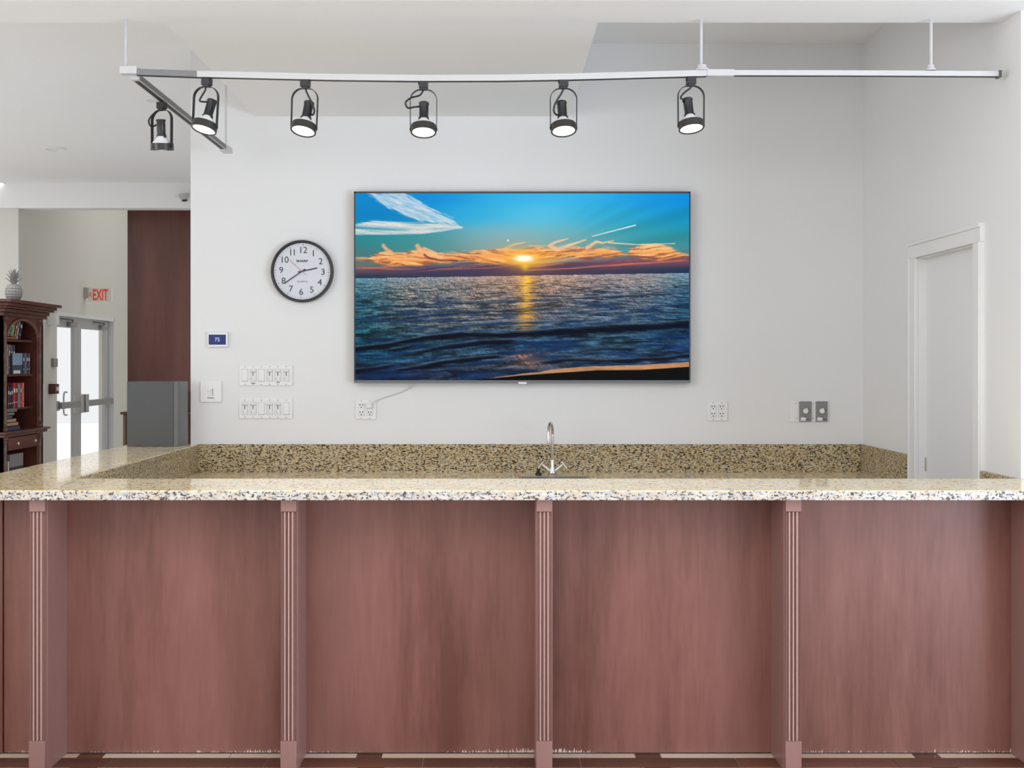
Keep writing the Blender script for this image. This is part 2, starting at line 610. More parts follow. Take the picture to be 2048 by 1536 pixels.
for c_ in pil_c:
    wing = box('pilaster', c_ - hw, c_ + hw, YP + 0.020, YPAN, 0, 1.030, M_pil, bar, bevel=0.0015)
    # fluted face: four rounded grooves between narrow ridges
    w2 = 0.0285
    pts = []
    gw = 2 * w2 / 4
    for i in range(4):
        x0 = c_ - w2 + i * gw
        pts.append((x0, YP + 0.004))
        for k in range(1, 8):
            a = PI * k / 8
            pts.append((x0 + gw / 2 - math.cos(a) * gw * 0.40, YP + 0.004 + math.sin(a) * 0.0085))
        pts.append((x0 + gw, YP + 0.004))
    out = []
    for p in pts:
        if not out or abs(out[-1][0] - p[0]) > 1e-6 or abs(out[-1][1] - p[1]) > 1e-6:
            out.append(p)
    out += [(c_ + w2, YP + 0.020), (c_ - w2, YP + 0.020)]
    bm = bmesh.new()
    prism(bm, out, 0.119, 0.984, 'Z')
    obj('fluted_shaft', bm, M_pil, wing, smooth=True)
    for i in range(1, 4):
        xr = c_ - w2 + i * gw
        box('ridge', xr - 0.0017, xr + 0.0017, YP + 0.0022, YP + 0.0046, 0.121, 0.982, M_ridge, wing)
    box('base_block', c_ - 0.0305, c_ + 0.0300, YP - 0.002, YP + 0.020, 0.001, 0.119, M_pil, wing, bevel=0.0015)
    box('cap_block', c_ - 0.0295, c_ + 0.0295, YP, YP + 0.020, 0.984, 1.030, M_pil, wing, bevel=0.0015)

# L-shaped granite worktop
XO, XI = -2.145, -1.74
bm = bmesh.new()
prism(bm, [(XO, YF), (3.15, YF), (3.15, YBK - 0.002), (XI, YBK - 0.002), (XI, YB - 0.001), (XO, YB - 0.001)], ZT - 0.036, ZT, 'Z')
top = obj('granite_worktop', bm, M_top, None, bevel=0.004)
tag(top, 'polished speckled tan granite bar top with a ledge running back to the wall', 'worktop')
bm = bmesh.new()
prism(bm, [(XO - 0.002, YF - 0.003), (3.15, YF - 0.003), (3.15, YF + 0.003), (XO - 0.002, YF + 0.003)], ZT - 0.0365, ZT - 0.0035, 'Z')
obj('front_edge', bm, M_edge, top, bevel=0.002)['label'] = 'pale grey-white speckled front edge'

# lower work counters behind the bar and their splashes
ZL = 0.902
low = thing('back_counter', 'lower granite back counter with splash along the white wall', 'counter', (0.2, 6.4, 0))
box('worktop', XI + 0.0015, XR - 0.001, 6.04, YB - 0.001, ZL - 0.03, ZL, M_top, low, bevel=0.003)
box('cabinet_front', XI + 0.02, XR - 0.002, 6.08, 6.10, 0.1, ZL - 0.03, M_bar, low)
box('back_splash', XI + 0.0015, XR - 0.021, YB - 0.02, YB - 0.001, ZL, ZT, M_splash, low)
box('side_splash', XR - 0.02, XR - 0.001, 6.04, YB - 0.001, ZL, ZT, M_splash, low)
wk = thing('under_bar_counter', 'low granite work counter tucked behind the bar by the white door', 'counter', (0.2, 4.95, 0))
box('worktop', XI + 0.021, XR - 0.001, YPAN + 0.157, 5.10, ZL - 0.03, ZL, M_top, wk, bevel=0.003)
box('cabinet_front', XI + 0.021, XR - 0.002, 5.04, 5.06, 0.1, ZL - 0.03, M_bar, wk)
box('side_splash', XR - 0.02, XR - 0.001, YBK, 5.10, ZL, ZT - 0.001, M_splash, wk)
tag(box('ledge_splash', XI - 0.02, XI + 0.001, YBK, YB - 0.0005, ZL - 0.03, ZT - 0.037, M_splash), 'granite splash standing under the inner edge of the side ledge', 'splash')
bm = bmesh.new()
bx(bm, XI - 0.001, XI + 0.002, YBK, YB - 0.022, ZT - 0.037, ZT - 0.004)
obj('ledge_edge', bm, M_splash, top)

# faucet on the back counter
FY = 6.585
fx, fb = X(1105, FY), ZL
fc = thing('faucet', 'brushed nickel gooseneck faucet with two lever handles', 'faucet', (fx, FY, fb))
bm = bmesh.new()
lathe(bm, [(0.030, 0), (0.030, 0.006), (0.022, 0.012), (0.020, 0.035), (0.013, 0.048), (0.013, 0.085), (0.010, 0.09)], 24, Matrix.Translation((fx, FY, fb)))
obj('base', bm, M_chrome, fc, smooth=True)
tipx = X(1097, FY - 0.16)
pts = [(fx, FY, fb + 0.085), (fx, FY, fb + 0.235)]
for k in range(0, 11):
    a = PI * k / 10
    pts.append((fx + (tipx - fx) * (1 - math.cos(a)) / 2, FY - 0.075 + 0.075 * math.cos(a), fb + 0.24 + 0.062 * math.sin(a)))
pts.append((tipx, FY - 0.15, fb + 0.19))
bm = bmesh.new()
tube(bm, pts, 0.0085, 14)
obj('spout', bm, M_chrome, fc, smooth=True)
for sgn in (-1, 1):
    bm = bmesh.new()
    p1 = Vector((fx + sgn * 0.060, FY, fb + 0.060))
    tube(bm, [(fx + sgn * 0.006, FY, fb + 0.018), p1], [0.015, 0.012], 14)
    arm = obj('valve', bm, M_chrome, fc, smooth=True)
    bm = bmesh.new()
    d = Vector((sgn * 0.6, -0.35, -0.75)).normalized()
    tube(bm, [p1 - d * 0.018 + Vector((sgn * 0.004, 0, 0.004)), p1 + d * 0.034 + Vector((sgn * 0.004, 0, 0.004))], [0.005, 0.004], 10)
    obj('lever', bm, M_chrome, arm, smooth=True)
sp = X(1077, FY)
st = thing('drain_stopper', 'small black drain stopper lying beside the faucet on the counter', 'stopper', (sp, FY, fb))
bm = bmesh.new()
lathe(bm, [(0.016, 0.0), (0.020, 0.004), (0.018, 0.012), (0.008, 0.018), (0.008, 0.028), (0.013, 0.031), (0.011, 0.038), (0, 0.040)], 20, Matrix.Translation((sp, FY, fb)))
obj('body', bm, M_black, st, smooth=True)
sk = thing('bar_sink', 'steel sink rim let into the back counter in front of the faucet', 'sink', (fx, 6.33, ZL))
bm = bmesh.new()
for q in ((fx - 0.2, fx + 0.2, 6.13, 6.15), (fx - 0.2, fx + 0.2, 6.51, 6.53), (fx - 0.2, fx - 0.18, 6.15, 6.51), (fx + 0.18, fx + 0.2, 6.15, 6.51)):
    bx(bm, *q, ZL + 0.0005, ZL + 0.004)
obj('rim', bm, M_chrome, sk)
box('basin', fx - 0.18, fx + 0.18, 6.15, 6.51, ZL + 0.0005, ZL + 0.0015, mat('sink_basin_steel', (0.25, 0.25, 0.25), 0.35, 1.0), sk)

# ------------------------------------------------------------------ television
YT = YB - 0.062
tx0, tx1, tz0, tz1 = X(708, YT), X(1381, YT), Z(766, YT), Z(383, YT)
tv = thing('television', 'large wall-mounted flat television showing an orange sunset over the sea', 'television', ((tx0 + tx1) / 2, YB, tz0))
box('housing', tx0, tx1, YT + 0.006, YB - 0.012, tz0 + 0.004, tz1, M_bezel, tv, bevel=0.002)
box('wall_bracket', -0.1, 0.4, YB - 0.013, YB - 0.0005, 1.75, 2.05, M_black, tv)
pxm = YT / F
box('bezel', tx0, tx1, YT, YT + 0.006, tz1 - 3.6 * pxm, tz1, M_bezel, tv)
box('bezel', tx0, tx0 + 2.6 * pxm, YT, YT + 0.006, tz0, tz1, M_bezel, tv)
box('bezel', tx1 - 2.8 * pxm, tx1, YT, YT + 0.006, tz0, tz1, M_bezel, tv)
box('bottom_bezel', tx0, tx1, YT - 0.001, YT + 0.008, tz0, tz0 + 5.5 * pxm, M_bezel2, tv)
lx = X(1045, YT)
lg = box('logo_tab', lx - 0.024, lx + 0.024, YT - 0.003, YT + 0.008, tz0 - 0.006, tz0 + 0.006, M_plate2, tv, bevel=0.001)

# --- the picture, painted per vertex from layered noise
NX, NY = 660, 368
uu, vv = np.meshgrid(np.linspace(28, 1982, NX), np.linspace(50, 1142, NY))     # picture frame units
_rs = np.random.RandomState(7)


def vnoise(x, y, seed):
    rs = np.random.RandomState(seed)
    G = rs.rand(256, 256)
    xi, yi = np.floor(x).astype(int), np.floor(y).astype(int)
    fx_, fy_ = x - xi, y - yi
    fx_, fy_ = fx_ * fx_ * (3 - 2 * fx_), fy_ * fy_ * (3 - 2 * fy_)
    a, b2, c2, d2 = G[yi % 256, xi % 256], G[yi % 256, (xi + 1) % 256], G[(yi + 1) % 256, xi % 256], G[(yi + 1) % 256, (xi + 1) % 256]
    return (a * (1 - fx_) + b2 * fx_) * (1 - fy_) + (c2 * (1 - fx_) + d2 * fx_) * fy_


def fbm(x, y, seed, o=4):
    s_, a, t_ = 0, 1.0, 0
    for k in range(o):
        s_ = s_ + a * vnoise(x * 2 ** k, y * 2 ** k, seed + k)
        t_ += a
        a *= 0.55
    return s_ / t_


def sst(a, b2, x):
    t_ = np.clip((x - a) / (b2 - a), 0, 1)
    return t_ * t_ * (3 - 2 * t_)


def over(img, col, m):
    return img * (1 - m[..., None]) + np.array(col, float) * m[..., None]


def curve(pts):
    p = np.array(pts, float)
    return np.interp(uu, p[:, 0], p[:, 1])


def field(ctrl, sig):
    num, den = 0, 0
    for (cx, cy, col) in ctrl:
        w = np.exp(-((uu - cx) / sig[0]) ** 2 - ((vv - cy) / sig[1]) ** 2) + 1e-9
        num = num + w[..., None] * np.array(col, float)
        den = den + w
    return num / den[..., None]


img = field([(28, 60, (10, 135, 205)), (500, 60, (12, 140, 215)), (900, 60, (50, 178, 232)), (1300, 60, (55, 182, 236)), (1980, 60, (0, 135, 220)),
             (1700, 70, (25, 160, 228)), (200, 170, (5, 130, 195)), (700, 170, (45, 172, 220)), (1100, 180, (90, 196, 230)), (1500, 180, (45, 172, 215)), (1980, 200, (15, 150, 200)),
             (28, 320, (30, 140, 150)), (400, 320, (55, 150, 160)), (800, 310, (120, 180, 195)), (1000, 330, (140, 185, 190)), (1300, 290, (105, 182, 195)), (1650, 300, (55, 160, 172)),
             (1980, 310, (40, 150, 165)), (28, 400, (70, 120, 120)), (500, 380, (90, 135, 130)), (900, 380, (150, 150, 140)), (1300, 370, (130, 150, 145)), (1980, 380, (80, 140, 145)),
             (1000, 450, (230, 170, 90)), (28, 470, (110, 110, 110)), (1980, 470, (110, 90, 100))], (260, 75))
# soft rays at the right
ang = np.arctan2(440 - vv, uu - 1015)
ray = 0.5 + 0.5 * np.sin(ang * 46 + 1.0)
img *= (1 - 0.07 * (ray * sst(1200, 1700, uu) * sst(60, 160, vv))[..., None])
# horizon
hor = 547 + (515 - 547) * (uu - 28) / 1954
# cirrus, two arms meeting at the right
st1 = fbm((uu * 0.9 + vv * 1.6) / 70, (vv - uu * 0.42) / 6.5, 11, 4)
c_up = curve([(60, 50), (300, 35), (420, 110), (600, 205), (640, 245)])
c_lo = curve([(60, 30), (120, 62), (200, 120), (330, 185), (420, 215), (560, 222), (640, 250)])
m1 = sst(-9, 8, vv - c_up + (st1 - 0.5) * 50) * sst(-8, 8, c_lo - vv + (st1 - 0.5) * 26) * (uu < 645)
img = over(img, (206, 218, 228), np.clip(m1 * (0.40 + 0.85 * st1), 0, 1))
st2 = fbm(uu / 130, (vv - uu * 0.03 + 0.00016 * (uu - 330) ** 2) / 5.5, 21, 4)
c_up = curve([(28, 232), (80, 222), (140, 210), (260, 214), (420, 226), (560, 232), (625, 246), (655, 252)])
c_lo = curve([(28, 292), (200, 291), (420, 287), (540, 272), (610, 258), (655, 254)])
gap = np.exp(-((vv - curve([(28, 250), (250, 262), (420, 262), (600, 250)])) / 7) ** 2) * sst(420, 200, uu)
m2 = sst(-8, 7, vv - c_up + (st2 - 0.5) * 22) * sst(-5, 5, c_lo - vv) * (uu < 657) * (1 - 0.75 * gap)
img = over(img, (226, 222, 220), np.clip(m2 * (0.35 + 0.95 * st2), 0, 1))
# purple-slate bank under the clouds
n_b = fbm(uu / 260, (vv + 0.05 * uu) / 14, 31, 5)
bank = sst(-18, 22, vv - curve([(28, 484), (300, 470), (560, 462), (800, 452), (950, 462), (1100, 470), (1300, 440), (1600, 425), (1800, 420), (1982, 410)]) + (n_b - 0.5) * 34)
bcol = field([(28, 490, (140, 92, 96)), (300, 490, (78, 62, 92)), (700, 490, (70, 58, 92)), (1200, 470, (88, 66, 92)), (1600, 450, (120, 76, 92)), (1982, 440, (120, 78, 92)),
              (28, 535, (30, 52, 74)), (600, 530, (52, 56, 84)), (1015, 515, (96, 68, 78)), (1400, 505, (62, 58, 80)), (1982, 500, (34, 52, 82))], (300, 32))
img = img * (1 - bank[..., None]) + bcol * bank[..., None]
pk = np.clip(sst(0.60, 0.74, fbm(uu / 330, (vv + 0.06 * uu) / 9, 37, 4)), 0, 1) * bank * sst(25, 45, hor - vv)
img = over(img, (205, 112, 96), pk * 0.75)
for pl, wd, am in (([(1010, 500), (1200, 492), (1400, 478), (1700, 458), (1982, 438)], 5, 0.7), ([(1040, 482), (1150, 470), (1260, 455)], 4, 0.5), ([(28, 484), (200, 488), (420, 493)], 4, 0.6),
                   ([(480, 497), (800, 488), (960, 470)], 4, 0.45)):
    cc = curve(pl)
    img = over(img, (226, 124, 92), am * np.exp(-((vv - cc + (n_b - 0.5) * 14) / wd) ** 2) * sst(pl[0][0] - 10, pl[0][0] + 60, uu) * sst(pl[-1][0] + 20, pl[-1][0] - 60, uu))
# orange clouds
n_c = fbm((uu - vv) / 120, (vv + 0.12 * (uu - 1000) * np.sign(1000 - uu) * 0.6) / 17, 41, 5)
ct = curve([(28, 430), (110, 425), (160, 405), (205, 385), (260, 392), (330, 395), (400, 380), (450, 385), (560, 402), (700, 392), (800, 383), (960, 372), (1100, 372), (1180, 362), (1260, 366), (1350, 372),
            (1400, 366), (1480, 360), (1550, 372), (1610, 405), (1640, 385), (1700, 352), (1800, 350), (1880, 372), (1930, 398), (1982, 410)])
cb = curve([(28, 432), (110, 440), (200, 474), (350, 478), (480, 472), (560, 462), (680, 445), (820, 462), (950, 450), (1080, 442), (1200, 432), (1350, 428), (1500, 432), (1620, 415), (1720, 440), (1800, 446),
            (1900, 432), (1982, 420)])
mo = sst(-9, 8, vv - ct + (n_c - 0.5) * 46) * sst(-10, 10, cb - vv + (n_c - 0.5) * 34)
d_ = np.clip((vv - ct) / np.maximum(cb - ct, 8), 0, 1)
wx = (fbm(uu / 150, vv / 40, 43, 3) - 0.5) * 2
n_s = fbm((uu + 60 * wx) / 95, (vv + 0.10 * np.abs(uu - 1000) + 16 * wx) / 8.0, 45, 5)
oc = np.stack([252 - 12 * d_, 188 - 44 * d_, 124 - 66 * d_], -1)
oc = oc * (1 - sst(0.48, 0.30, n_s)[..., None]) + np.array((176, 96, 66.0)) * sst(0.48, 0.30, n_s)[..., None]
hl = 0.7 * sst(0.56, 0.70, n_s)[..., None]
oc = oc * (1 - hl) + np.array((255, 214, 158.0)) * hl
lowc = (sst(0.45, 1.0, d_) * sst(0.58, 0.40, n_s) * 0.75 * sst(0.02, 0.12, np.abs(uu - 1015) / 2000))[..., None]
oc = oc * (1 - lowc) + np.array((112, 74, 84.0)) * lowc
img = img * (1 - 0.97 * mo[..., None]) + oc * 0.97 * mo[..., None]


def wisp(pl, wd, col, am):
    global img
    p = np.array(pl, float)
    best = np.full(uu.shape, 1e9)
    tt = np.zeros(uu.shape)
    for i in range(len(p) - 1):
        a, b2 = p[i], p[i + 1]
        ab = b2 - a
        t_ = np.clip(((uu - a[0]) * ab[0] + (vv - a[1]) * ab[1]) / (ab @ ab), 0, 1)
        dd = np.hypot(uu - a[0] - t_ * ab[0], vv - a[1] - t_ * ab[1])
        s_ = dd < best
        best = np.where(s_, dd, best)
        tt = np.where(s_, (i + t_) / (len(p) - 1), tt)
    w = (wd[0] + (wd[1] - wd[0]) * tt) * (0.55 + 0.9 * n_s)
    tone = (0.86 + 0.26 * n_c)[..., None] * np.array(col, float)
    mk_ = (am * np.clip(sst(1.35, 0.35, best / w + (n_s - 0.5) * 1.1), 0, 1))[..., None]
    img = img * (1 - mk_) + np.minimum(tone, 255) * mk_


wisp([(1200, 372), (1165, 355), (1200, 335), (1275, 314)], (16, 3), (250, 205, 165), 0.95)
wisp([(1215, 376), (1290, 350), (1380, 320)], (15, 3), (250, 202, 158), 0.95)
wisp([(1385, 368), (1440, 332), (1475, 340), (1540, 326)], (12, 3), (248, 196, 150), 0.95)
wisp([(1510, 338), (1680, 350), (1900, 343)], (5, 2.5), (238, 205, 170), 0.9)
wisp([(1040, 357), (1150, 356)], (2, 3), (240, 205, 170), 0.9)
wisp([(905, 372), (960, 348), (1024, 335)], (9, 3), (240, 190, 140), 0.9)
wisp([(192, 354), (212, 378), (240, 392)], (13, 9), (240, 180, 130), 0.9)
wisp([(392, 358), (420, 392), (470, 412), (530, 425)], (16, 11), (246, 180, 125), 0.95)
wisp([(432, 408), (462, 430), (520, 440), (620, 444)], (7, 7), (112, 66, 72), 0.8)
wisp([(430, 372), (500, 395)], (11, 4), (244, 186, 130), 0.9)
wisp([(28, 427), (95, 424)], (4, 3), (238, 190, 150), 0.8)
wisp([(1415, 301), (1668, 236)], (2.6, 3.4), (235, 240, 245), 1.0)
wisp([(922, 323), (922, 328)], (6, 5), (240, 245, 250), 1.0)
# the sun and its glow
ds = np.hypot((uu - 1015) / 2.1, vv - 434)
img = over(img, (255, 170, 50), 0.75 * np.exp(-(ds / 62) ** 2) * (vv < hor))
img = over(img, (255, 205, 60), np.exp(-(ds / 30) ** 2) * (vv < hor))
img = over(img, (255, 253, 230), np.clip(1.8 * np.exp(-(np.hypot((uu - 1015) / 2.8, vv - 430) / 17) ** 2), 0, 1))
img = over(img, (255, 196, 60), 0.9 * np.exp(-((uu - 1022) / 22) ** 2 - ((vv - 478) / 22) ** 2) * (0.4 + n_b))
# the sea
dz = np.clip((vv - hor) / (1142 - hor), 0, 1)
sea = field([(28, 560, (88, 130, 142)), (500, 555, (112, 122, 132)), (1015, 550, (165, 130, 105)), (1500, 540, (140, 128, 128)), (1982, 530, (96, 128, 142)),
             (28, 680, (40, 92, 104)), (500, 680, (96, 104, 106)), (1015, 680, (112, 104, 96)), (1500, 660, (98, 106, 116)), (1982, 650, (50, 92, 116)),
             (28, 830, (30, 76, 90)), (500, 800, (88, 90, 88)), (1015, 800, (72, 82, 92)), (1500, 770, (72, 90, 104)), (1982, 760, (34, 74, 102)),
             (28, 960, (20, 66, 86)), (500, 950, (42, 72, 86)), (1015, 930, (28, 58, 84)), (1500, 930, (46, 76, 92)), (1982, 930, (28, 62, 92)),
             (28, 1120, (24, 34, 52)), (500, 1120, (34, 42, 60)), (1015, 1060, (58, 60, 68)), (1500, 1020, (52, 66, 78)), (1982, 1000, (36, 52, 74))], (300, 80))
per = 3.0 + 26 * dz
wy = vv + 0.055 * uu + 10 * np.sin(uu / 260.0)
w1 = fbm(uu / (26 + 110 * dz), np.log(np.maximum(dz, 0.002) + 0.06) * 42 + 0.0024 * uu, 51, 4)
w2n = fbm(uu / (60 + 190 * dz), np.log(np.maximum(dz, 0.002) + 0.10) * 22 + 0.0032 * uu, 61, 3)
fine = 0.5 * fbm(uu / (7 + 6 * dz), (vv + 0.05 * uu) / (2.6 + 2.2 * dz), 71, 2) + 0.5 * vnoise(uu / 5.0, vv / 3.0, 72)
lz = np.log(np.maximum(dz, 0.0) + 0.035)
rid = np.clip(0.72 + 1.9 * (0.5 - fbm((uu + 25 * wx) / (46 + 190 * dz), lz * 19 + 0.0030 * uu + 0.8 * wx, 73, 3)), 0, 1)
rid2 = np.clip(0.72 + 1.7 * (0.5 - fbm((uu - 30 * wx) / (22 + 90 * dz), lz * 40 + 0.004 * uu, 75, 2)), 0, 1)
lum = 1 + 1.1 * (w1 - 0.5) * (0.35 + 1.0 * dz) + 0.75 * (fine - 0.47)
lum = lum * (1 - 0.42 * sst(0.78, 1.0, rid) * sst(0.01, 0.1, dz)) * (1 - 0.32 * sst(0.78, 1.0, rid2) * sst(0.0, 0.06, dz)) + 0.30 * sst(0.62, 0.3, rid2) * (0.25 + dz)
sea = sea * np.clip(lum, 0.1, 2)[..., None]
dk = sst(0.50, 0.36, w2n) * sst(0.05, 0.30, dz)
sea = over(sea, (8, 36, 74), 0.62 * dk)
sea = sea * 1.08 + np.array((0, 3, 8.0))
glit = sst(0.48, 0.66, fine) * sst(0.86, 0.6, rid)
colm = np.exp(-((uu - 1028) / (52 + 12 * dz)) ** 2) * sst(0.62, 0.40, dz)
brk = sst(0.36, 0.56, fbm(uu / 120, lz * 30, 81, 3)) * sst(0.99, 0.84, rid) * (0.75 + 0.6 * (fine - 0.3))
sea = over(sea, (232, 150, 50), np.clip(colm * (0.35 + 0.65 * brk), 0, 1) * 0.92)
sea = over(sea, (255, 208, 74), np.clip(np.exp(-((uu - 1030) / 30) ** 2) * sst(0.55, 0.05, dz) * 1.15 * (0.25 + 0.75 * brk), 0, 1))
side = (np.exp(-((uu - 330) / 150) ** 2) + np.exp(-((uu - 1720) / 170) ** 2) + np.exp(-((uu - 1200) / 260) ** 2) + np.exp(-((uu - 720) / 260) ** 2)) * sst(0.60, 0.0, dz)
sea = over(sea, (232, 172, 132), np.clip(side, 0, 1) * (0.08 + 0.62 * sst(0.42, 0.64, fine) * sst(0.38, 0.56, w1) * sst(1.0, 0.86, rid)))
g2 = np.exp(-((uu - 1035) / 100) ** 2 - ((vv - 1015) / 42) ** 2)
sea = over(sea, (206, 132, 86), np.clip(g2 * (0.35 + 1.1 * glit), 0, 1) * 0.85)


def swell(pl, th, am=0.95, col=(4, 10, 26)):
    global sea
    cc = curve(pl)
    tck = curve(th)
    inx = sst(pl[0][0] - 1, pl[0][0] + 70, uu) if pl[0][0] > 30 else 1.0
    outx = sst(pl[-1][0] + 1, pl[-1][0] - 70, uu) if pl[-1][0] < 1975 else 1.0
    q = (vv - cc + (w1 - 0.5) * 22) / tck
    sea = over(sea, col, am * np.exp(-np.abs(q) ** 3) * inx * outx)
    crest = np.exp(-((vv - cc + tck * 1.25) / 5) ** 2) * inx * outx
    sea = over(sea, (120, 140, 146), 0.32 * am * crest)


swell([(28, 962), (200, 942), (420, 898), (640, 876), (900, 880), (1050, 872), (1300, 858), (1600, 840), (1800, 832), (1982, 812)], [(28, 15), (300, 12), (640, 16), (900, 15), (1200, 20), (1500, 25), (1982, 20)])
swell([(340, 990), (560, 952), (760, 925), (980, 915)], [(340, 12), (700, 16), (980, 12)], 0.9)
swell([(200, 968), (300, 958), (400, 935)], [(200, 10), (400, 10)], 0.8)
swell([(28, 1092), (160, 1072), (280, 1050)], [(28, 14), (280, 8)], 0.85)
swell([(240, 1092), (420, 1066), (560, 1040), (700, 1022), (900, 1000)], [(240, 10), (560, 17), (900, 9)], 0.95)
swell([(560, 690), (800, 692), (1100, 676), (1500, 655), (1982, 632)], [(560, 8), (1100, 6), (1982, 7)], 0.6, (14, 34, 66))
swell([(300, 780), (620, 752), (900, 735), (1200, 725)], [(300, 6), (1200, 7)], 0.65, (14, 30, 58))
swell([(560, 835), (760, 815), (1100, 805), (1500, 790)], [(560, 8), (1500, 7)], 0.6, (16, 44, 84))
swell([(1080, 1042), (1300, 1022), (1500, 1030), (1800, 1020), (1982, 1000)], [(1080, 8), (1982, 12)], 0.8)
swell([(1460, 960), (1700, 962)], [(1460, 9), (1700, 9)], 0.6)
# beach
bt = curve([(28, 1200), (760, 1142), (860, 1122), (1000, 1104), (1100, 1094), (1180, 1078), (1400, 1060), (1700, 1052), (1982, 1034)]) + (w1 - 0.5) * 5
bb = curve([(28, 1220), (700, 1141), (860, 1126), (1000, 1112), (1120, 1104), (1200, 1098), (1450, 1082), (1700, 1080), (1982, 1062)])
sand = np.array((196, 140, 98), float) * (0.8 + 0.4 * fbm(uu / 60, vv / 9, 91, 3))[..., None]
ms = sst(-3, 3, vv - bt)[..., None]
sea = sea * (1 - ms) + sand * ms
sea = over(sea, (7, 6, 8), sst(-3, 3, vv - bb))
img = np.where((vv > hor)[..., None], sea, img)
img = np.clip(img, 0, 255) / 255.0
imgl = np.where(img <= 0.04045, img / 12.92, ((img + 0.055) / 1.055) ** 2.4)
sx0, sx1 = tx0 + 2.4 * pxm, tx1 - 2.6 * pxm
sz0, sz1 = tz0 + 5.0 * pxm, tz1 - 3.4 * pxm
gx, gz = np.meshgrid(np.linspace(sx0, sx1, NX), np.linspace(sz1, sz0, NY))
co = np.stack([gx, np.full_like(gx, YT + 0.004), gz], -1).reshape(-1, 3)
ii = np.arange(NX * NY).reshape(NY, NX)
quads = np.stack([ii[:-1, :-1], ii[1:, :-1], ii[1:, 1:], ii[:-1, 1:]], -1).reshape(-1, 4)
me = bpy.data.meshes.new('screen')
me.vertices.add(NX * NY)
me.vertices.foreach_set('co', co.ravel())
me.loops.add(quads.size)
me.loops.foreach_set('vertex_index', quads.ravel())
me.polygons.add(len(quads))
me.polygons.foreach_set('loop_start', np.arange(0, quads.size, 4))
me.update()
at = me.color_attributes.new('picture', 'FLOAT_COLOR', 'POINT')
at.data.foreach_set('color', np.concatenate([imgl.reshape(-1, 3), np.ones((NX * NY, 1))], 1).astype(np.float32).ravel())
ms_ = bpy.data.materials.new('tv_picture')
ms_.use_nodes = True
nt = ms_.node_tree
b_ = nt.nodes['Principled BSDF']
b_.inputs['Base Color'].default_value = (0.004, 0.004, 0.004, 1)
b_.inputs['Roughness'].default_value = 0.35
b_.inputs['Specular IOR Level'].default_value = 0.03
an = nt.nodes.new('ShaderNodeVertexColor')
an.layer_name = 'picture'
nt.links.new(an.outputs[0], b_.inputs['Emission Color'])
b_.inputs['Emission Strength'].default_value = 1.0 / 2 ** EXPO
me.materials.append(ms_)
scr = bpy.data.objects.new('screen', me)
C.objects.link(scr)
adopt(scr, tv)

# ------------------------------------------------------------------ clock
YK = YB - 0.03
kc = Vector((X(604, YK), YK, Z(542.5, YK)))
kr = 62.5 * YK / F
ck = thing('wall_clock', 'round black-rimmed wall clock with a pale dial reading twenty to three', 'clock', (kc.x, YB, kc.z))
MK = Matrix.Translation(kc) @ Matrix.Rotation(PI / 2, 4, 'X')     # local z -> -Y (towards the room)
bm = bmesh.new()
lathe(bm, [(kr * 0.90, -0.028), (kr, -0.028), (kr, 0.004), (kr * 0.985, 0.012), (kr * 0.94, 0.013), (kr * 0.905, 0.002), (kr * 0.90, -0.006)], 96, MK, cap=False)
obj('rim', bm, M_black2, ck, smooth=True)
bm = bmesh.new()
lathe(bm, [(kr * 0.91, -0.020), (kr * 0.91, -0.004)], 96, MK)
dial = obj('dial', bm, M_face, ck)
tilt = math.radians(-2.5)
for k in range(12):
    hnum = k + 1
    a = PI / 2 - 2 * PI * hnum / 12 + tilt
    rr = kr * 0.672
    for dg_, dx_ in (((str(hnum), 0.0),) if hnum != 11 else (('1', -kr * 0.058), ('1', kr * 0.058))):
        text('numeral', dg_, kr * 0.285, MK @ Matrix.Translation((rr * math.cos(a) + dx_, rr * math.sin(a), -0.0035)), M_ink, dial)
bm = bmesh.new()
for k in range(60):
    a = PI / 2 - 2 * PI * k / 60 + tilt
    big = k % 5 == 0
    R_ = MK @ Matrix.Rotation(a, 4, 'Z')
    r0, r1, w_ = (0.815, 0.875, 0.0014) if big else (0.84, 0.875, 0.0009)
    vs = [bm.verts.new(R_ @ Vector(p)) for p in ((kr * r0, -w_, -0.0036), (kr * r1, -w_, -0.0036), (kr * r1, w_, -0.0036), (kr * r0, w_, -0.0036))]
    bm.faces.new(vs)
obj('minute_track', bm, M_ink, dial)
text('lettering', 'SHARP', kr * 0.10, MK @ Matrix.Translation((0, kr * 0.325, -0.0035)), M_ink, dial, sx=1.25, bold=0.0006)
text('lettering', 'QUARTZ', kr * 0.075, MK @ Matrix.Translation((0, -kr * 0.33, -0.0035)), M_ink2, dial, sx=1.15)


def hand(name, ang, r0, r1, w_, zz, m):
    bm = bmesh.new()
    R_ = MK @ Matrix.Rotation(ang, 4, 'Z')
    vs = bx(bm, r0, r1, -w_, w_, zz, zz + 0.001)
    for v in vs:
        v.co = R_ @ v.co
    obj(name, bm, m, ck)


hand('hour_hand', math.atan2(742 - 680, 1110 - 815) * 0 + math.radians(12), -kr * 0.13, kr * 0.50, 0.0032, 0.0000, M_ink)
hand('minute_hand', math.radians(214.5), -kr * 0.13, kr * 0.70, 0.0027, 0.0012, M_ink)
hand('second_hand', math.radians(137.5), -kr * 0.20, kr * 0.53, 0.0009, 0.0024, M_sec)
bm = bmesh.new()
lathe(bm, [(0.005, -0.003), (0.005, 0.004), (0, 0.004)], 16, MK)
obj('hand_boss', bm, M_sec, ck, smooth=True)

# ------------------------------------------------------------------ wall plates
def wall_rect(u0, u1, v0, v1, Y=YB):
    return X(u0, Y), X(u1, Y), Z(v1, Y), Z(v0, Y)


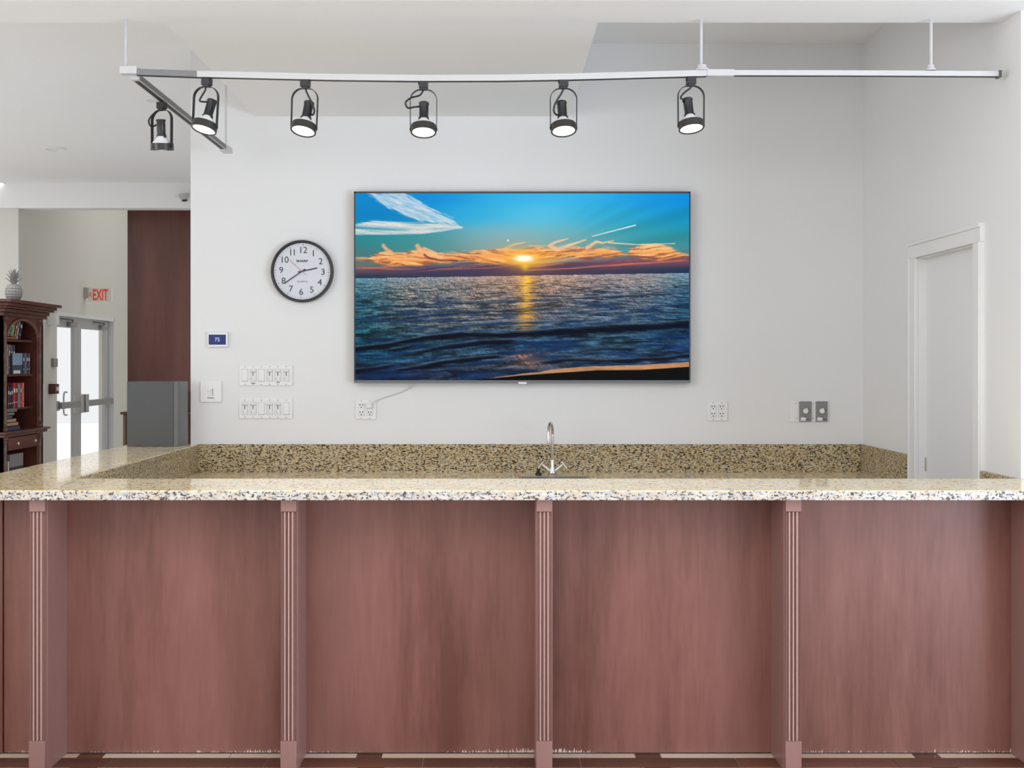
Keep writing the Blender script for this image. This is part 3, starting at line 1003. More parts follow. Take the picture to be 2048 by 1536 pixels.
# thermostat
a0, a1, b0, b1 = wall_rect(417, 457, 664.5, 694)
th = thing('thermostat', 'white thermostat with a blue screen reading 75 above the dimmer switch', 'thermostat', ((a0 + a1) / 2, YB, b0))
box('body', a0, a1, YB - 0.024, YB - 0.0005, b0, b1, M_plate, th, bevel=0.003)
s0, s1, q0, q1 = wall_rect(419.5, 453.5, 669.5, 689.5)
box('screen', s0, s1, YB - 0.0255, YB - 0.022, q0, q1, M_lcd, th)
text('digits', '75', 0.032, facing((s0 + s1) / 2, YB - 0.0258, (q0 + q1) / 2), M_lcd2, th)

# square dimmer plate
a0, a1, b0, b1 = wall_rect(401, 444, 762, 804.5)
dm = thing('dimmer_plate', 'plain square white dimmer plate with one small slider under the thermostat', 'switch plate', ((a0 + a1) / 2, YB, b0))
box('plate', a0, a1, YB - 0.012, YB - 0.0005, b0, b1, M_plate, dm, bevel=0.004)
s0, s1, q0, q1 = wall_rect(416.5, 427.5, 776, 794)
box('slider_recess', s0, s1, YB - 0.0135, YB - 0.011, q0, q1, M_plate2, dm, bevel=0.001)
s0, s1, q0, q1 = wall_rect(425.5, 427, 777, 791)
box('slider_slot', s0, s1, YB - 0.0142, YB - 0.012, q0, q1, M_gap, dm)
s0, s1, q0, q1 = wall_rect(417, 424.5, 777, 781)
box('slider', s0, s1, YB - 0.018, YB - 0.012, q0, q1, M_plate, dm, bevel=0.001)
s0, s1, q0, q1 = wall_rect(416, 429, 795, 796.6)
box('marking', s0, s1, YB - 0.0126, YB - 0.0115, q0, q1, M_ink2, dm)


def screw(x, z, Y, parent):
    bm = bmesh.new()
    lathe(bm, [(0.0032, 0), (0.0032, 0.001), (0.002, 0.0015)], 12, Matrix.Translation((x, Y, z)) @ Matrix.Rotation(PI / 2, 4, 'X'))
    obj('screw', bm, M_gap, parent)


def six_gang(v0, v1, kinds, label):
    a0, a1, b0, b1 = wall_rect(478.5, 585.5, v0, v1)
    t = thing('switch_plate', label, 'switch plate', ((a0 + a1) / 2, YB, b0))
    box('plate', a0, a1, YB - 0.008, YB - 0.0005, b0, b1, M_plate, t, bevel=0.003)
    for i, kd in enumerate(kinds):
        cx = 490.2 + 16.55 * i
        vm = (v0 + v1) / 2
        s0, s1, q0, q1 = wall_rect(cx - 6.4, cx + 6.4, vm - 12.6, vm + 12.2)
        f = box('gap', s0, s1, YB - 0.0083, YB - 0.0075, q0, q1, M_gap, t)
        e = 0.0012
        sw = box('switch', s0 + e, s1 - e, YB - 0.0115, YB - 0.0078, q0 + e * (2 if kd == 'r' else 1), q1 - e, M_plate2 if kd == 'd' else M_plate, t, bevel=0.0012)
        if kd == 'd':
            c0, c1, c2, c3 = wall_rect(cx - 0.7, cx + 0.7, vm - 6.2, vm + 0.8)
            box('slot', c0, c1, YB - 0.0121, YB - 0.0112, c2, c3, M_hole, sw)
            c0, c1, c2, c3 = wall_rect(cx - 5.6, cx + 5.6, vm - 7.6, vm - 6.4)
            box('ridge', c0, c1, YB - 0.0135, YB - 0.0112, c2, c3, M_gap, sw)
            c0, c1, c2, c3 = wall_rect(cx - 2.2, cx + 3.4, vm + 4.4, vm + 8.4)
            box('toggle', c0, c1, YB - 0.017, YB - 0.0112, c2, c3, M_plate, sw, bevel=0.001)
            c0, c1, c2, c3 = wall_rect(cx - 3.2, cx - 2.2, vm + 4.2, vm + 8.4)
            box('toggle_slot', c0, c1, YB - 0.0121, YB - 0.0112, c2, c3, M_ink2, sw)
        cz0 = Z(v0 + 3.4, YB)
        cz1 = Z(v1 - 2.8, YB)
        screw(X(cx, YB), cz0, YB - 0.008, t)
        screw(X(cx, YB), cz1, YB - 0.008, t)
    return t


t = six_gang(730, 771.5, 'rdrddd', 'white six-gang switch plate directly above another one, its first and third switches plain')
for (u0, u1, vv_) in ((503, 511, 766.6), (554, 559.5, 764.6)):
    s0, s1, q0, q1 = wall_rect(u0, u1, vv_ - 0.9, vv_ + 0.9)
    box('marking', s0, s1, YB - 0.0088, YB - 0.0078, q0, q1, M_ink2, t)
six_gang(797, 837.5, 'ddrddr', 'lower white six-gang switch plate, its third and last switches plain')


def outlet(u0, u1, v0, v1, label):
    a0, a1, b0, b1 = wall_rect(u0, u1, v0, v1)
    t = thing('outlet_plate', label, 'outlet', ((a0 + a1) / 2, YB, b0))
    box('plate', a0, a1, YB - 0.008, YB - 0.0005, b0, b1, M_plate, t, bevel=0.003)
    for cx in (u0 + 0.29 * (u1 - u0), u0 + 0.70 * (u1 - u0)):
        vm = (v0 + v1) / 2
        s0, s1, q0, q1 = wall_rect(cx - 6, cx + 6, vm - 12.4, vm + 12.4)
        box('gap', s0, s1, YB - 0.0083, YB - 0.0075, q0, q1, M_gap, t)
        r_ = box('receptacle', s0 + 0.001, s1 - 0.001, YB - 0.0105, YB - 0.0078, q0 + 0.001, q1 - 0.001, M_plate, t, bevel=0.001)
        for dv in (-7.2, 7.2):
            for (du, hh) in ((-2.7, 1.5), (2.6, 1.5)):
                c0, c1, c2, c3 = wall_rect(cx + du - 0.75, cx + du + 0.75, vm + dv - 2 - hh, vm + dv - 2 + hh)
                box('slot', c0, c1, YB - 0.0112, YB - 0.0102, c2, c3, M_hole, r_)
            c0, c1, c2, c3 = wall_rect(cx - 2.7, cx - 1.5, vm + dv - 2.5, vm + dv - 1.4)
            box('slot', c0, c1, YB - 0.0112, YB - 0.0102, c2, c3, M_hole, r_)
            bm = bmesh.new()
            lathe(bm, [(0.0036, 0), (0.0036, 0.001)], 12, Matrix.Translation((X(cx, YB), YB - 0.0102, Z(vm + dv + 2.6, YB))) @ Matrix.Rotation(PI / 2, 4, 'X'))
            obj('ground_hole', bm, M_hole, r_)
        screw(X(cx, YB), Z(v0 + 3.2, YB), YB - 0.008, t)
        screw(X(cx, YB), Z(v1 - 3.0, YB), YB - 0.008, t)
    return t


outlet(711, 752.5, 799, 839, 'white double outlet plate with a cord plugged in below the television')
outlet(1414, 1455, 802, 842, 'white double outlet plate with empty sockets right of the faucet')

# television power cord
cdm = mat('grey_white_cord', (0.62, 0.62, 0.62), 0.5)
cd = thing('power_cord', 'thin pale power cord curving from the television down to the outlet', 'cord', (X(760, YB), YB, Z(811, YB)))
cp = [(827.5, 767.5, 0.03), (824, 772, 0.02), (812, 780, 0.006), (795, 787, 0.005), (775, 793, 0.005), (757, 799, 0.012), (748, 804, 0.024), (741, 809, 0.028)]
bm = bmesh.new()
tube(bm, smooth_pts([(X(u, YB), YB - d_0, Z(v, YB)) for u, v, d_0 in cp], 6), 0.0028, 8)
obj('cable', bm, cdm, cd, smooth=True)
s0, s1, q0, q1 = wall_rect(733.5, 744.5, 806, 816)
box('plug', s0, s1, YB - 0.032, YB - 0.0105, q0, q1, M_plate2, cd, bevel=0.003)

# spring-wound timers on a white back plate
a0, a1, b0, b1 = wall_rect(1578.5, 1655, 801.5, 844)
tp = thing('timer_plate', 'wide white wall plate behind the two grey dial timers', 'wall plate', ((a0 + a1) / 2, YB, b0))
box('plate', a0, a1, YB - 0.006, YB - 0.0005, b0, b1, M_plate, tp, bevel=0.002)
for u_, v_ in ((1592, 807), (1592, 836.5), (1625.5, 807), (1625.5, 836.5)):
    screw(X(u_, YB), Z(v_, YB), YB - 0.006, tp)
for i, (u0, u1, lab) in enumerate(((1597.5, 1621.5, 'grey wall timer with a white dial knob between blank plate and second timer'), (1630.5, 1653.5, 'grey wall timer with a white dial knob nearest the white door'))):
    a0, a1, b0, b1 = wall_rect(u0, u1, 802.5, 842.5)
    tm = thing('wall_timer', lab, 'timer', ((a0 + a1) / 2, YB, b0), 'dial timers on the white plate')
    box('body', a0, a1, YB - 0.018, YB - 0.0062, b0, b1, M_tgrey, tm, bevel=0.002)
    um = (u0 + u1) / 2
    kc_ = Matrix.Translation((X(um, YB), YB - 0.018, Z(822, YB))) @ Matrix.Rotation(PI / 2, 4, 'X')
    bm = bmesh.new()
    lathe(bm, [(0.0155, 0), (0.0150, 0.006), (0.0125, 0.014), (0.0, 0.0145)], 28, kc_)
    kn = obj('knob', bm, M_plate, tm, smooth=True)
    bm = bmesh.new()
    vs = bx(bm, -0.0028, 0.0028, 0.0, 0.0190, 0.0005, 0.0155)
    for v in vs:
        v.co = kc_ @ Matrix.Rotation(math.radians(-24), 4, 'Z') @ v.co
    obj('pointer', bm, M_plate, kn, bevel=0.0008)
    bm = bmesh.new()
    for k in range(11):
        a = math.radians(90 - 30 * k + (0 if k else 0))
        for rr, w_ in ((0.0225, 0.0016),):
            vs = bx(bm, rr - w_, rr + w_ * 1.3, -w_ * 0.8, w_ * 0.8, 0, 0.0004)
            for v in vs:
                v.co = kc_ @ Matrix.Rotation(a, 4, 'Z') @ v.co
    obj('dial_marks', bm, M_ink, tm)
    s0, s1, q0, q1 = wall_rect(u0 + 2.6, u0 + 12.5, 834.5, 841)
    box('sticker', s0, s1, YB - 0.0186, YB - 0.0175, q0, q1, M_plate, tm)
    s0, s1, q0, q1 = wall_rect(u0 + 14, u0 + 21.5, 837.8, 839)
    box('marking', s0, s1, YB - 0.0185, YB - 0.0175, q0, q1, M_ink, tm)
    s0, s1, q0, q1 = wall_rect(um - 2, um + 2, 832.8, 834)
    box('marking', s0, s1, YB - 0.0185, YB - 0.0175, q0, q1, M_ink, tm)

# ------------------------------------------------------------------ charcoal box on the ledge
bx0, bx1 = X(254, 6.58), X(346, 6.58)
eb = thing('equipment_box', 'upright charcoal grey box with one rounded side standing on the granite ledge', 'box', ((bx0 + bx1) / 2, 6.66, ZT))
ez = ZT + 0.372
box('front_face', bx0, bx1, 6.580, 6.588, ZT + 0.0005, ez, M_box, eb, bevel=0.0015)
bm = bmesh.new()
pts = [(bx0 + 0.003, 6.588), (bx1, 6.588)]
for k in range(0, 9):
    a = PI / 2 * k / 8
    pts.append((bx1 + 0.034 * math.sin(a), 6.588 + 0.04 * (1 - math.cos(a)) + 0.0005))
pts += [(bx1 + 0.034, 6.77), (bx0 + 0.003, 6.77)]
prism(bm, pts, ZT + 0.001, ez - 0.002, 'Z')
obj('shell', bm, M_boxr, eb, smooth=True)
bm = bmesh.new()
lathe(bm, [(0.006, 0), (0.006, 0.003), (0.003, 0.004)], 14, Matrix.Translation((bx1 + 0.034, 6.74, ZT + 0.04)) @ Matrix.Rotation(PI / 2, 4, 'Y'))
obj('screw', bm, M_chrome, eb)

# ------------------------------------------------------------------ track lighting
YTR = 4.87
ts = YTR / F
tr = thing('track_rail', 'long thin suspended light track hung on rods below the beam', 'light track', (X(840, YTR), YTR, Z(160, YTR)))


def rail_pts(pl):
    return [(X(u, YTR), Z(v, YTR)) for u, v in pl]


def rail(name, pl, mtop, hh=0.0125, dd=0.017):
    p = rail_pts(pl)
    bm = bmesh.new()
    for (sx, y0, y1) in ((0, YTR - dd, YTR + dd),):
        rows = []
        for x, z in p:
            rows.append([bm.verts.new(q) for q in ((x, y0, z - hh), (x, y0, z + hh), (x, y1, z + hh), (x, y1, z - hh))])
        for a, b2 in zip(rows, rows[1:]):
            for k in range(4):
                bm.faces.new((a[k], a[(k + 1) % 4], b2[(k + 1) % 4], b2[k]))
        bm.faces.new(rows[0])
        bm.faces.new(rows[-1])
    r_ = obj(name, bm, mtop, tr)
    bm = bmesh.new()
    rows = []
    for x, z in p:
        rows.append([bm.verts.new(q) for q in ((x, y0 + 0.008, z - hh - 0.0008), (x, y0 + 0.008, z - hh + 0.002), (x, y1 - 0.008, z - hh + 0.002), (x, y1 - 0.008, z - hh - 0.0008))])
    for a, b2 in zip(rows, rows[1:]):
        for k in range(4):
            bm.faces.new((a[k], a[(k + 1) % 4], b2[(k + 1) % 4], b2[k]))
    bm.faces.new(rows[0])
    bm.faces.new(rows[-1])
    obj('slot', bm, M_slot, r_)
    return r_


left_line = [(274, 145), (400, 149.5), (512, 152), (660, 155.5), (840, 157.5), (1000, 157), (1130, 155), (1280, 151), (1412, 147.5)]
rail('rail', [(274, 145), (396, 149.4)], mat('shaded_grey_track_metal', (0.20, 0.20, 0.20), 0.4))  # shade of the unlit left stretch put into its grey colour
rail('rail', [(396, 149.4)] + left_line[2:], M_rail)
rail('rail', [(1412, 147), (1700, 147.5), (1998, 149)], M_rail, 0.0105)
box('end_cap', X(1994, YTR), X(2000, YTR), YTR - 0.018, YTR + 0.018, Z(156, YTR), Z(142.5, YTR), M_raild, tr)
box('connector', X(1413, YTR), X(1467, YTR), YTR - 0.02, YTR + 0.02, Z(153.5, YTR), Z(140.5, YTR), M_rail, tr, bevel=0.001)
box('corner_connector', X(242, YTR), X(276, YTR), YTR - 0.02, YTR + 0.02, Z(149, YTR), Z(134.5, YTR), M_rail, tr, bevel=0.001)
# branch running back to the wall
bxx = -1.528
zb = Z(151, YTR)
br = box('branch_rail', bxx - 0.017, bxx + 0.017, YTR + 0.02, 6.50, zb - 0.012, zb + 0.0125, M_rail, tr)
box('slot', bxx - 0.010, bxx + 0.010, YTR + 0.05, 6.47, zb - 0.013, zb - 0.009, M_slot, br)
box('side_strip', bxx + 0.0165, bxx + 0.0185, YTR + 0.04, 6.48, zb - 0.010, zb + 0.0125, M_raild, br)
box('end_connector', bxx - 0.024, bxx + 0.028, 6.50, 6.60, zb - 0.016, zb + 0.014, M_rail, tr, bevel=0.001)


def rod(u, ztop, Y=YTR, x=None, z0=None, r=0.0065):
    x = X(u, Y) if x is None else x
    bm = bmesh.new()
    tube(bm, [(x, Y, z0), (x, Y, ztop)], r, 14)
    obj('hanger_rod', bm, M_rail, tr, smooth=True)


rod(252, ZS, z0=Z(135, YTR), r=0.0055)
rod(1402.5, ZS, z0=Z(141, YTR))
rod(1862, ZS, z0=Z(142, YTR))
rod(0, ZC, Y=6.53, x=bxx + 0.005, z0=zb + 0.01, r=0.006)
for u in (1404, 1861):
    bm = bmesh.new()
    k = 1.0 if u < 1500 else 0.75
    lathe(bm, [(0.030 * k, 0), (0.030 * k, 0.006), (0.022 * k, 0.010), (0.018 * k, 0.024), (0.008, 0.026)], 20, Matrix.Translation((X(u, YTR), YTR, Z(141.5, YTR))))
    obj('hanger_collar', bm, M_rail, tr, smooth=True)


def track_lamp(u, v, Y, label, yaw=0.0, roll=0.0, tilt=16.0, hroll=0.0, cord=(), x=None, lit=True):
    """one spot: adapter in the track, flat hoop yoke, socket, bulb and lens ring"""
    x = X(u, Y) if x is None else x
    z = Z(v, Y)
    M0 = Matrix.Translation((x, Y, z)) @ Matrix.Rotation(math.radians(yaw), 4, 'Z') @ Matrix.Rotation(math.radians(roll), 4, 'Y')
    t = thing('track_spotlight', label, 'track light', (x, Y, z), 'spotlights on the light track')

    def put(name, bm, m, par=None, **kw):
        return obj(name, bm, m, par or t, **kw)
    bm = bmesh.new()
    vs = bx(bm, -0.019, 0.019, -0.016, 0.016, -0.030, -0.0005) + bx(bm, -0.014, 0.014, -0.013, 0.013, -0.038, -0.028) + bx(bm, -0.023, -0.018, -0.006, 0.006, -0.014, -0.007)
    for q in vs:
        q.co = M0 @ q.co
    put('adapter', bm, M_black2, bevel=0.0015)
    # yoke
    pts = [(-0.0555, -0.212)]
    zc, rr = -0.082, 0.046
    pts.append((-0.0565, zc))
    for k in range(1, 9):
        a = PI - (PI / 2) * k / 8
        pts.append((-0.0105 + rr * math.cos(a), zc + rr * math.sin(a)))
    pts += [(-q[0], q[1]) for q in reversed(pts)]
    bm = bmesh.new()
    rows = []
    for i, (px_, pz_) in enumerate(pts):
        a, b2 = Vector(pts[max(i - 1, 0)]), Vector(pts[min(i + 1, len(pts) - 1)])
        d = (b2 - a).normalized()
        nrm = Vector((d.y, -d.x)) * 0.0013
        rows.append([bm.verts.new(M0 @ Vector(q)) for q in ((px_ - nrm.x, -0.0085, pz_ - nrm.y), (px_ + nrm.x, -0.0085, pz_ + nrm.y), (px_ + nrm.x, 0.0085, pz_ + nrm.y), (px_ - nrm.x, 0.0085, pz_ - nrm.y))])
    for a, b2 in zip(rows, rows[1:]):
        for k in range(4):
            bm.faces.new((a[k], a[(k + 1) % 4], b2[(k + 1) % 4], b2[k]))
    bm.faces.new(rows[0])
    bm.faces.new(rows[-1])
    put('yoke', bm, M_black, smooth=True)
    # swivelling head
    MH = M0 @ Matrix.Translation((0, 0, -0.203)) @ Matrix.Rotation(math.radians(-tilt), 4, 'X') @ Matrix.Rotation(math.radians(hroll), 4, 'Y')
    bm = bmesh.new()
    lathe(bm, [(0.050, 0.014), (0.0535, 0.014), (0.0545, -0.016), (0.052, -0.018), (0.0475, -0.016), (0.0465, -0.008), (0.050, 0.012)], 48, MH, cap=False)
    ring = put('lens_ring', bm, M_ring, smooth=True)
    for sg in (-1, 1):
        bm = bmesh.new()
        lathe(bm, [(0.006, 0), (0.006, 0.006), (0.003, 0.007)], 14, M0 @ Matrix.Translation((sg * 0.052, 0, -0.203)) @ Matrix.Rotation(sg * PI / 2, 4, 'Y'))
        obj('pivot_screw', bm, M_black, ring)
    bm = bmesh.new()
    lathe(bm, [(0.0475, -0.013), (0.030, -0.0165), (0, -0.0175)], 40, MH, cap=False)
    put('lens', bm, M_lens, smooth=True)['label'] = 'glowing white lens'
    ld = bpy.data.lights.new('spot_bulb', 'SPOT')
    ld.energy, ld.spot_size, ld.spot_blend, ld.shadow_soft_size, ld.color = 13, math.radians(125), 1.0, 0.04, (1.0, 0.97, 0.92)
    lo = bpy.data.objects.new('spot_bulb', ld)
    lo.matrix_world = MH @ Matrix.Translation((0, 0, -0.03))
    C.objects.link(lo)
    adopt(lo, t)
    bm = bmesh.new()
    lathe(bm, [(0.014, 0.062), (0.015, 0.050), (0.022, 0.040), (0.038, 0.022), (0.047, 0.006), (0.047, -0.010)], 36, MH, cap=False)
    put('bulb', bm, M_bulb, smooth=True)
    bm = bmesh.new()
    lathe(bm, [(0.017, 0.048), (0.0205, 0.046), (0.0205, 0.052), (0.0195, 0.056), (0.020, 0.112), (0.0225, 0.116), (0.0215, 0.121), (0.010, 0.123), (0, 0.123)], 28, MH)
    soc = put('socket', bm, M_black2, smooth=True)
    bm = bmesh.new()
    for sg in (-1, 1):
        vs = bx(bm, sg * 0.0195 - 0.0025, sg * 0.0195 + 0.0025, -0.008, 0.008, 0.036, 0.052)
        for q in vs:
            q.co = MH @ q.co
    obj('socket_claw', bm, M_black2, soc)
    cpts = [M0 @ Vector((a, -0.004 + 0.012 * i / max(1, len(cord) - 1), b2)) for i, (a, b2) in enumerate(cord[:-1])]
    cpts.append(MH @ Vector(cord[-1]))
    bm = bmesh.new()
    tube(bm, smooth_pts(cpts, 6), 0.0040, 8)
    put('cord', bm, M_black, smooth=True)
    return t


track_lamp(414, 156.8, YTR, 'black hoop spotlight on the main track next to the corner joint', yaw=-14, roll=3, tilt=15, hroll=6,
           cord=[(-0.002, -0.038), (-0.006, -0.052), (-0.024, -0.078), (-0.030, -0.095), (-0.018, 0.0, 0.112)])
track_lamp(611, 160, YTR, 'second black spotlight on the main track, above the wall clock', yaw=-8, roll=2, tilt=17, hroll=4,
           cord=[(0.002, -0.038), (0.012, -0.062), (0.030, -0.095), (0.042, -0.128), (0.036, -0.145), (0.018, 0.0, 0.066)])
track_lamp(847, 162.5, YTR, 'third spotlight on the main track with its cord looping outside the hoop', yaw=0, roll=0, tilt=15, hroll=0,
           cord=[(0.0, -0.038), (-0.016, -0.060), (-0.052, -0.070), (-0.076, -0.090), (-0.066, -0.112), (-0.040, -0.108), (-0.018, 0.0, 0.106)])
track_lamp(1127, 160, YTR, 'fourth spotlight on the main track above the television, cord bowed inside the hoop', yaw=4, roll=0, tilt=16, hroll=-2,
           cord=[(0.0, -0.038), (-0.012, -0.062), (-0.034, -0.098), (-0.041, -0.130), (-0.030, -0.146), (-0.018, 0.0, 0.062)])
track_lamp(1382, 155, YTR, 'last spotlight on the main track beside the hanger collar', yaw=6, roll=0, tilt=13, hroll=-4,
           cord=[(0.0, -0.038), (-0.004, -0.046), (-0.030, -0.066), (-0.044, -0.086), (-0.034, -0.092), (-0.018, 0.0, 0.106)])
YL = 5.29
track_lamp(0, 205 - 0.5, YL, 'spotlight on the short branch track running back to the wall', yaw=-24, roll=0, tilt=-8, hroll=4, x=bxx,
           cord=[(0.0, -0.038), (-0.016, -0.038), (-0.050, -0.050), (-0.078, -0.078), (-0.066, -0.105), (-0.036, -0.100), (-0.018, 0.0, 0.108)])

# ------------------------------------------------------------------ lobby ceiling fittings
def downlight(u, v, label):
    Y = (ZC - H) * F / (VY - v)
    x = X(u, Y)
    t = thing('recessed_downlight', label, 'ceiling light', (x, Y, ZC), 'recessed lobby downlights')
    Mx = Matrix.Translation((x, Y, ZC - 0.0005)) @ Matrix.Rotation(PI, 4, 'X')
    bm = bmesh.new()
    lathe(bm, [(0.095, 0), (0.095, 0.004), (0.086, 0.010), (0.076, 0.006), (0.074, 0.001)], 40, Mx, cap=False)
    obj('trim_ring', bm, M_trim, t, smooth=True)
    bm = bmesh.new()
    lathe(bm, [(0.075, 0.001), (0.075, 0.002)], 40, Mx)
    obj('lens', bm, M_lens if u < 0 else mat('off_downlight_lens', (0.80, 0.80, 0.80), 0.5), t)
    return t


downlight(317, 199, 'unlit round ceiling downlight behind the branch track')
downlight(110, 297, 'unlit round downlight in the open lobby ceiling')
downlight(-8, 365, 'lit round downlight above the bookcase')
cm = thing('dome_camera', 'small white dome camera on the header over the wood column', 'camera', (X(367, 11.98), 11.98, Z(388, 11.98)))
MC = Matrix.Translation((X(368, 11.9), 11.9, Z(390, 11.9))) @ Matrix.Rotation(math.radians(-8), 4, 'Y') @ Matrix.Rotation(PI, 4, 'X')
bm = bmesh.new()
lathe(bm, [(0.055, -0.01), (0.055, 0.01), (0.045, 0.03), (0.030, 0.05)], 28, MC)
obj('housing', bm, mat('camera_grey', (0.45, 0.45, 0.45), 0.4), cm, smooth=True)
bm = bmesh.new()
lathe(bm, [(0.030, 0.050), (0.028, 0.062), (0.015, 0.068), (0, 0.069)], 24, MC)
obj('lens_dome', bm, M_black2, cm, smooth=True)
box('arm', X(351, 11.95), X(366, 11.95), 11.93, 11.999, Z(393, 11.95), Z(389, 11.95), M_trim, cm)

# ------------------------------------------------------------------ exit doors
glass = bpy.data.materials.new('clear_glass')
glass.use_nodes = True
nt = glass.node_tree
nt.nodes.remove(nt.nodes['Principled BSDF'])
tb, gb, mxs = nt.nodes.new('ShaderNodeBsdfTransparent'), nt.nodes.new('ShaderNodeBsdfGlossy'), nt.nodes.new('ShaderNodeMixShader')
gb.inputs['Roughness'].default_value = 0.03
mxs.inputs[0].default_value = 0.05
nt.links.new(tb.outputs[0], mxs.inputs[1])
nt.links.new(gb.outputs[0], mxs.inputs[2])
nt.links.new(mxs.outputs[0], nt.nodes['Material Output'].inputs[0])
XD = XL - 0.08
fr = thing('door_frame', 'pale grey metal frame around the glass exit doors', 'door frame', (XD, (OY0 + OY1) / 2, 0))
fr['kind'] = 'structure'
box('jamb', XD - 0.05, XL - 0.02, OY0 - 0.001, OY0 + 0.03, 0, OZ, M_trim, fr)
box('jamb', XD - 0.05, XL + 0.004, OY1 - 0.012, OY1 + 0.001, 0, OZ, mat('bright_white_jamb', (0.86, 0.86, 0.85), 0.5), fr)
box('jamb', XD - 0.05, XD + 0.03, OY1 - 0.06, OY1 - 0.012, 0, OZ - 0.04, M_alu, fr)
box('head', XD - 0.05, XL + 0.004, OY0, OY1, OZ - 0.04, OZ, M_trim, fr)
cy = 13.89
for (y0, y1, lab, far) in ((OY0 + 0.03, cy - 0.002, 'glass exit door leaf next to the bookcase', 0), (cy + 0.002, OY1 - 0.06, 'glass exit door leaf next to the wood column', 1)):
    d = thing('glass_door', lab, 'door', (XD, (y0 + y1) / 2, 0))
    sw_ = 0.115
    for (ya, yb) in ((y0, y0 + sw_), (y1 - sw_, y1)):
        box('stile', XD - 0.022, XD + 0.022, ya, yb, 0.01, OZ - 0.045, M_alu, d, bevel=0.004)
    box('rail', XD - 0.021, XD + 0.021, y0 + sw_, y1 - sw_, 1.965, OZ - 0.045, M_alu, d)
    box('rail', XD - 0.021, XD + 0.021, y0 + sw_, y1 - sw_, 0.01, 0.25, M_alu, d)
    box('pane', XD - 0.004, XD + 0.004, y0 + sw_ - 0.01, y1 - sw_ + 0.01, 0.25, 1.965, glass, d)
    pb = box('push_bar', XD + 0.06, XD + 0.105, y0 + 0.06, y1 - 0.03, 1.02, 1.095, mat('push_bar_steel', (0.36, 0.36, 0.36), 0.35, 0.5), d, bevel=0.006)
    box('end_bracket', XD + 0.022, XD + 0.06, y0 + 0.03, y0 + 0.10, 1.00, 1.11, M_alu, pb)
    box('end_bracket', XD + 0.022, XD + 0.06, y1 - 0.10, y1 - 0.03, 1.00, 1.11, M_alu, pb)
    yl = y0 + 0.03 if far else y1 - 0.13
    box('latch_case', XD + 0.022, XD + 0.115, yl, yl + 0.10, 0.95, 1.17, mat('latch_steel', (0.5, 0.5, 0.5), 0.3, 0.6), d, bevel=0.008)
    cl = box('door_closer', XD + 0.022, XD + 0.07, y1 - 0.35, y1 - 0.15, 1.975, 2.03, mat('closer_grey', (0.30, 0.30, 0.30), 0.4), d, bevel=0.006)
    bm = bmesh.new()
    tube(bm, [(XD + 0.05, y1 - 0.25, 2.03), (XD + 0.12, y1 - 0.42, 2.05), (XD + 0.05, y1 - 0.62, 2.06)], 0.008, 8)
    obj('closer_arm', bm, mat('closer_dark', (0.08, 0.08, 0.08), 0.4), cl)
    bm = bmesh.new()
    yh = y1 - 0.22 if not far else y0 + 0.22
    tube(bm, smooth_pts([(XD - 0.02, yh, 0.93), (XD - 0.06, yh, 0.94), (XD - 0.065, yh, 1.05), (XD - 0.06, yh, 1.19), (XD - 0.02, yh, 1.2)], 4), 0.010, 8)
    obj('pull_handle', bm, M_alu, d, smooth=True)
ground = struct(box('ground_outside', -30, XL - 0.25, 4, 30, -0.12, -0.02, mat('sunlit_paving', (0.78, 0.77, 0.75), 0.8, noise=0.03, nscale=2)))

# exit sign on a bracket at right angles to the wall
YE = 14.0
e0, e1, f0, f1 = X(177, YE), X(223, YE), Z(603, YE), Z(575.5, YE)
ex = thing('exit_sign', 'small EXIT sign with red letters and left arrow above the glass doors', 'exit sign', ((e0 + e1) / 2, YE, f0))
box('panel', e0, e1, YE, YE + 0.03, f0, f1, M_exit, ex, bevel=0.003)
box('mount', XL - 0.02, e0 + 0.002, YE - 0.02, YE + 0.06, f0 + 0.04, f1 + 0.004, mat('exit_mount', (0.55, 0.53, 0.46), 0.5), ex, bevel=0.003)
text('lettering', 'EXIT', 0.185, facing(X(201, YE), YE - 0.001, Z(589.5, YE)), M_red, ex, bold=0.005, fit=(30.5 * YE / F, 22 * YE / F))
bm = bmesh.new()
for sg in (-1, 1):
    c0 = Vector((X(179, YE), YE - 0.002, Z(589, YE)))
    tube(bm, [c0, c0 + Vector((0.026, 0, sg * 0.026))], 0.006, 8)
obj('arrow', bm, M_red, ex)

# lobby wall fittings
def lwall(name, label, cat, u0, u1, v0, v1, depth, m):
    """box fixed to the lobby wall; its edge facing the camera spans u0..u1 at its own depth"""
    Y = F * (-XL) / (VX - (u0 + u1) / 2)
    t = tag(box(name, XL - 0.02, XL - 0.02 + depth, Y, Y + 0.12, Z(v1, Y), Z(v0, Y), m, None, bevel=0.004), label, cat)
    return t, Y


t, Y = lwall('fire_alarm_strobe', 'pale alarm strobe box on the lobby wall beside the bookcase cornice', 'alarm', 92, 104, 627, 650, 0.09, M_plate)
box('lens', XL + 0.068, XL + 0.074, Y + 0.03, Y + 0.09, Z(645, Y), Z(632, Y), M_bulb, t)
t, Y = lwall('wall_placard', 'small grey placard on the lobby wall left of the glass doors', 'sign', 100, 112, 717, 734, 0.03, mat('placard_grey', (0.30, 0.29, 0.27), 0.5, noise=0.3, nscale=60))
t.scale = (1, 1, 1)
t, Y = lwall('pull_station', 'dark red fire alarm pull station beside the glass doors', 'fire alarm', 94, 107, 768, 788, 0.075, mat('pull_station_red', (0.10, 0.025, 0.02), 0.4))
box('handle', XL + 0.054, XL + 0.066, Y + 0.03, Y + 0.09, Z(782, Y), Z(774, Y), M_plate, t)
bm = bmesh.new()
Yc = F * (-XL) / (VX - 88)
tube(bm, [(XL - 0.008, Yc, Z(768, Yc)), (XL - 0.008, Yc, Z(645, Yc))], 0.011, 10)
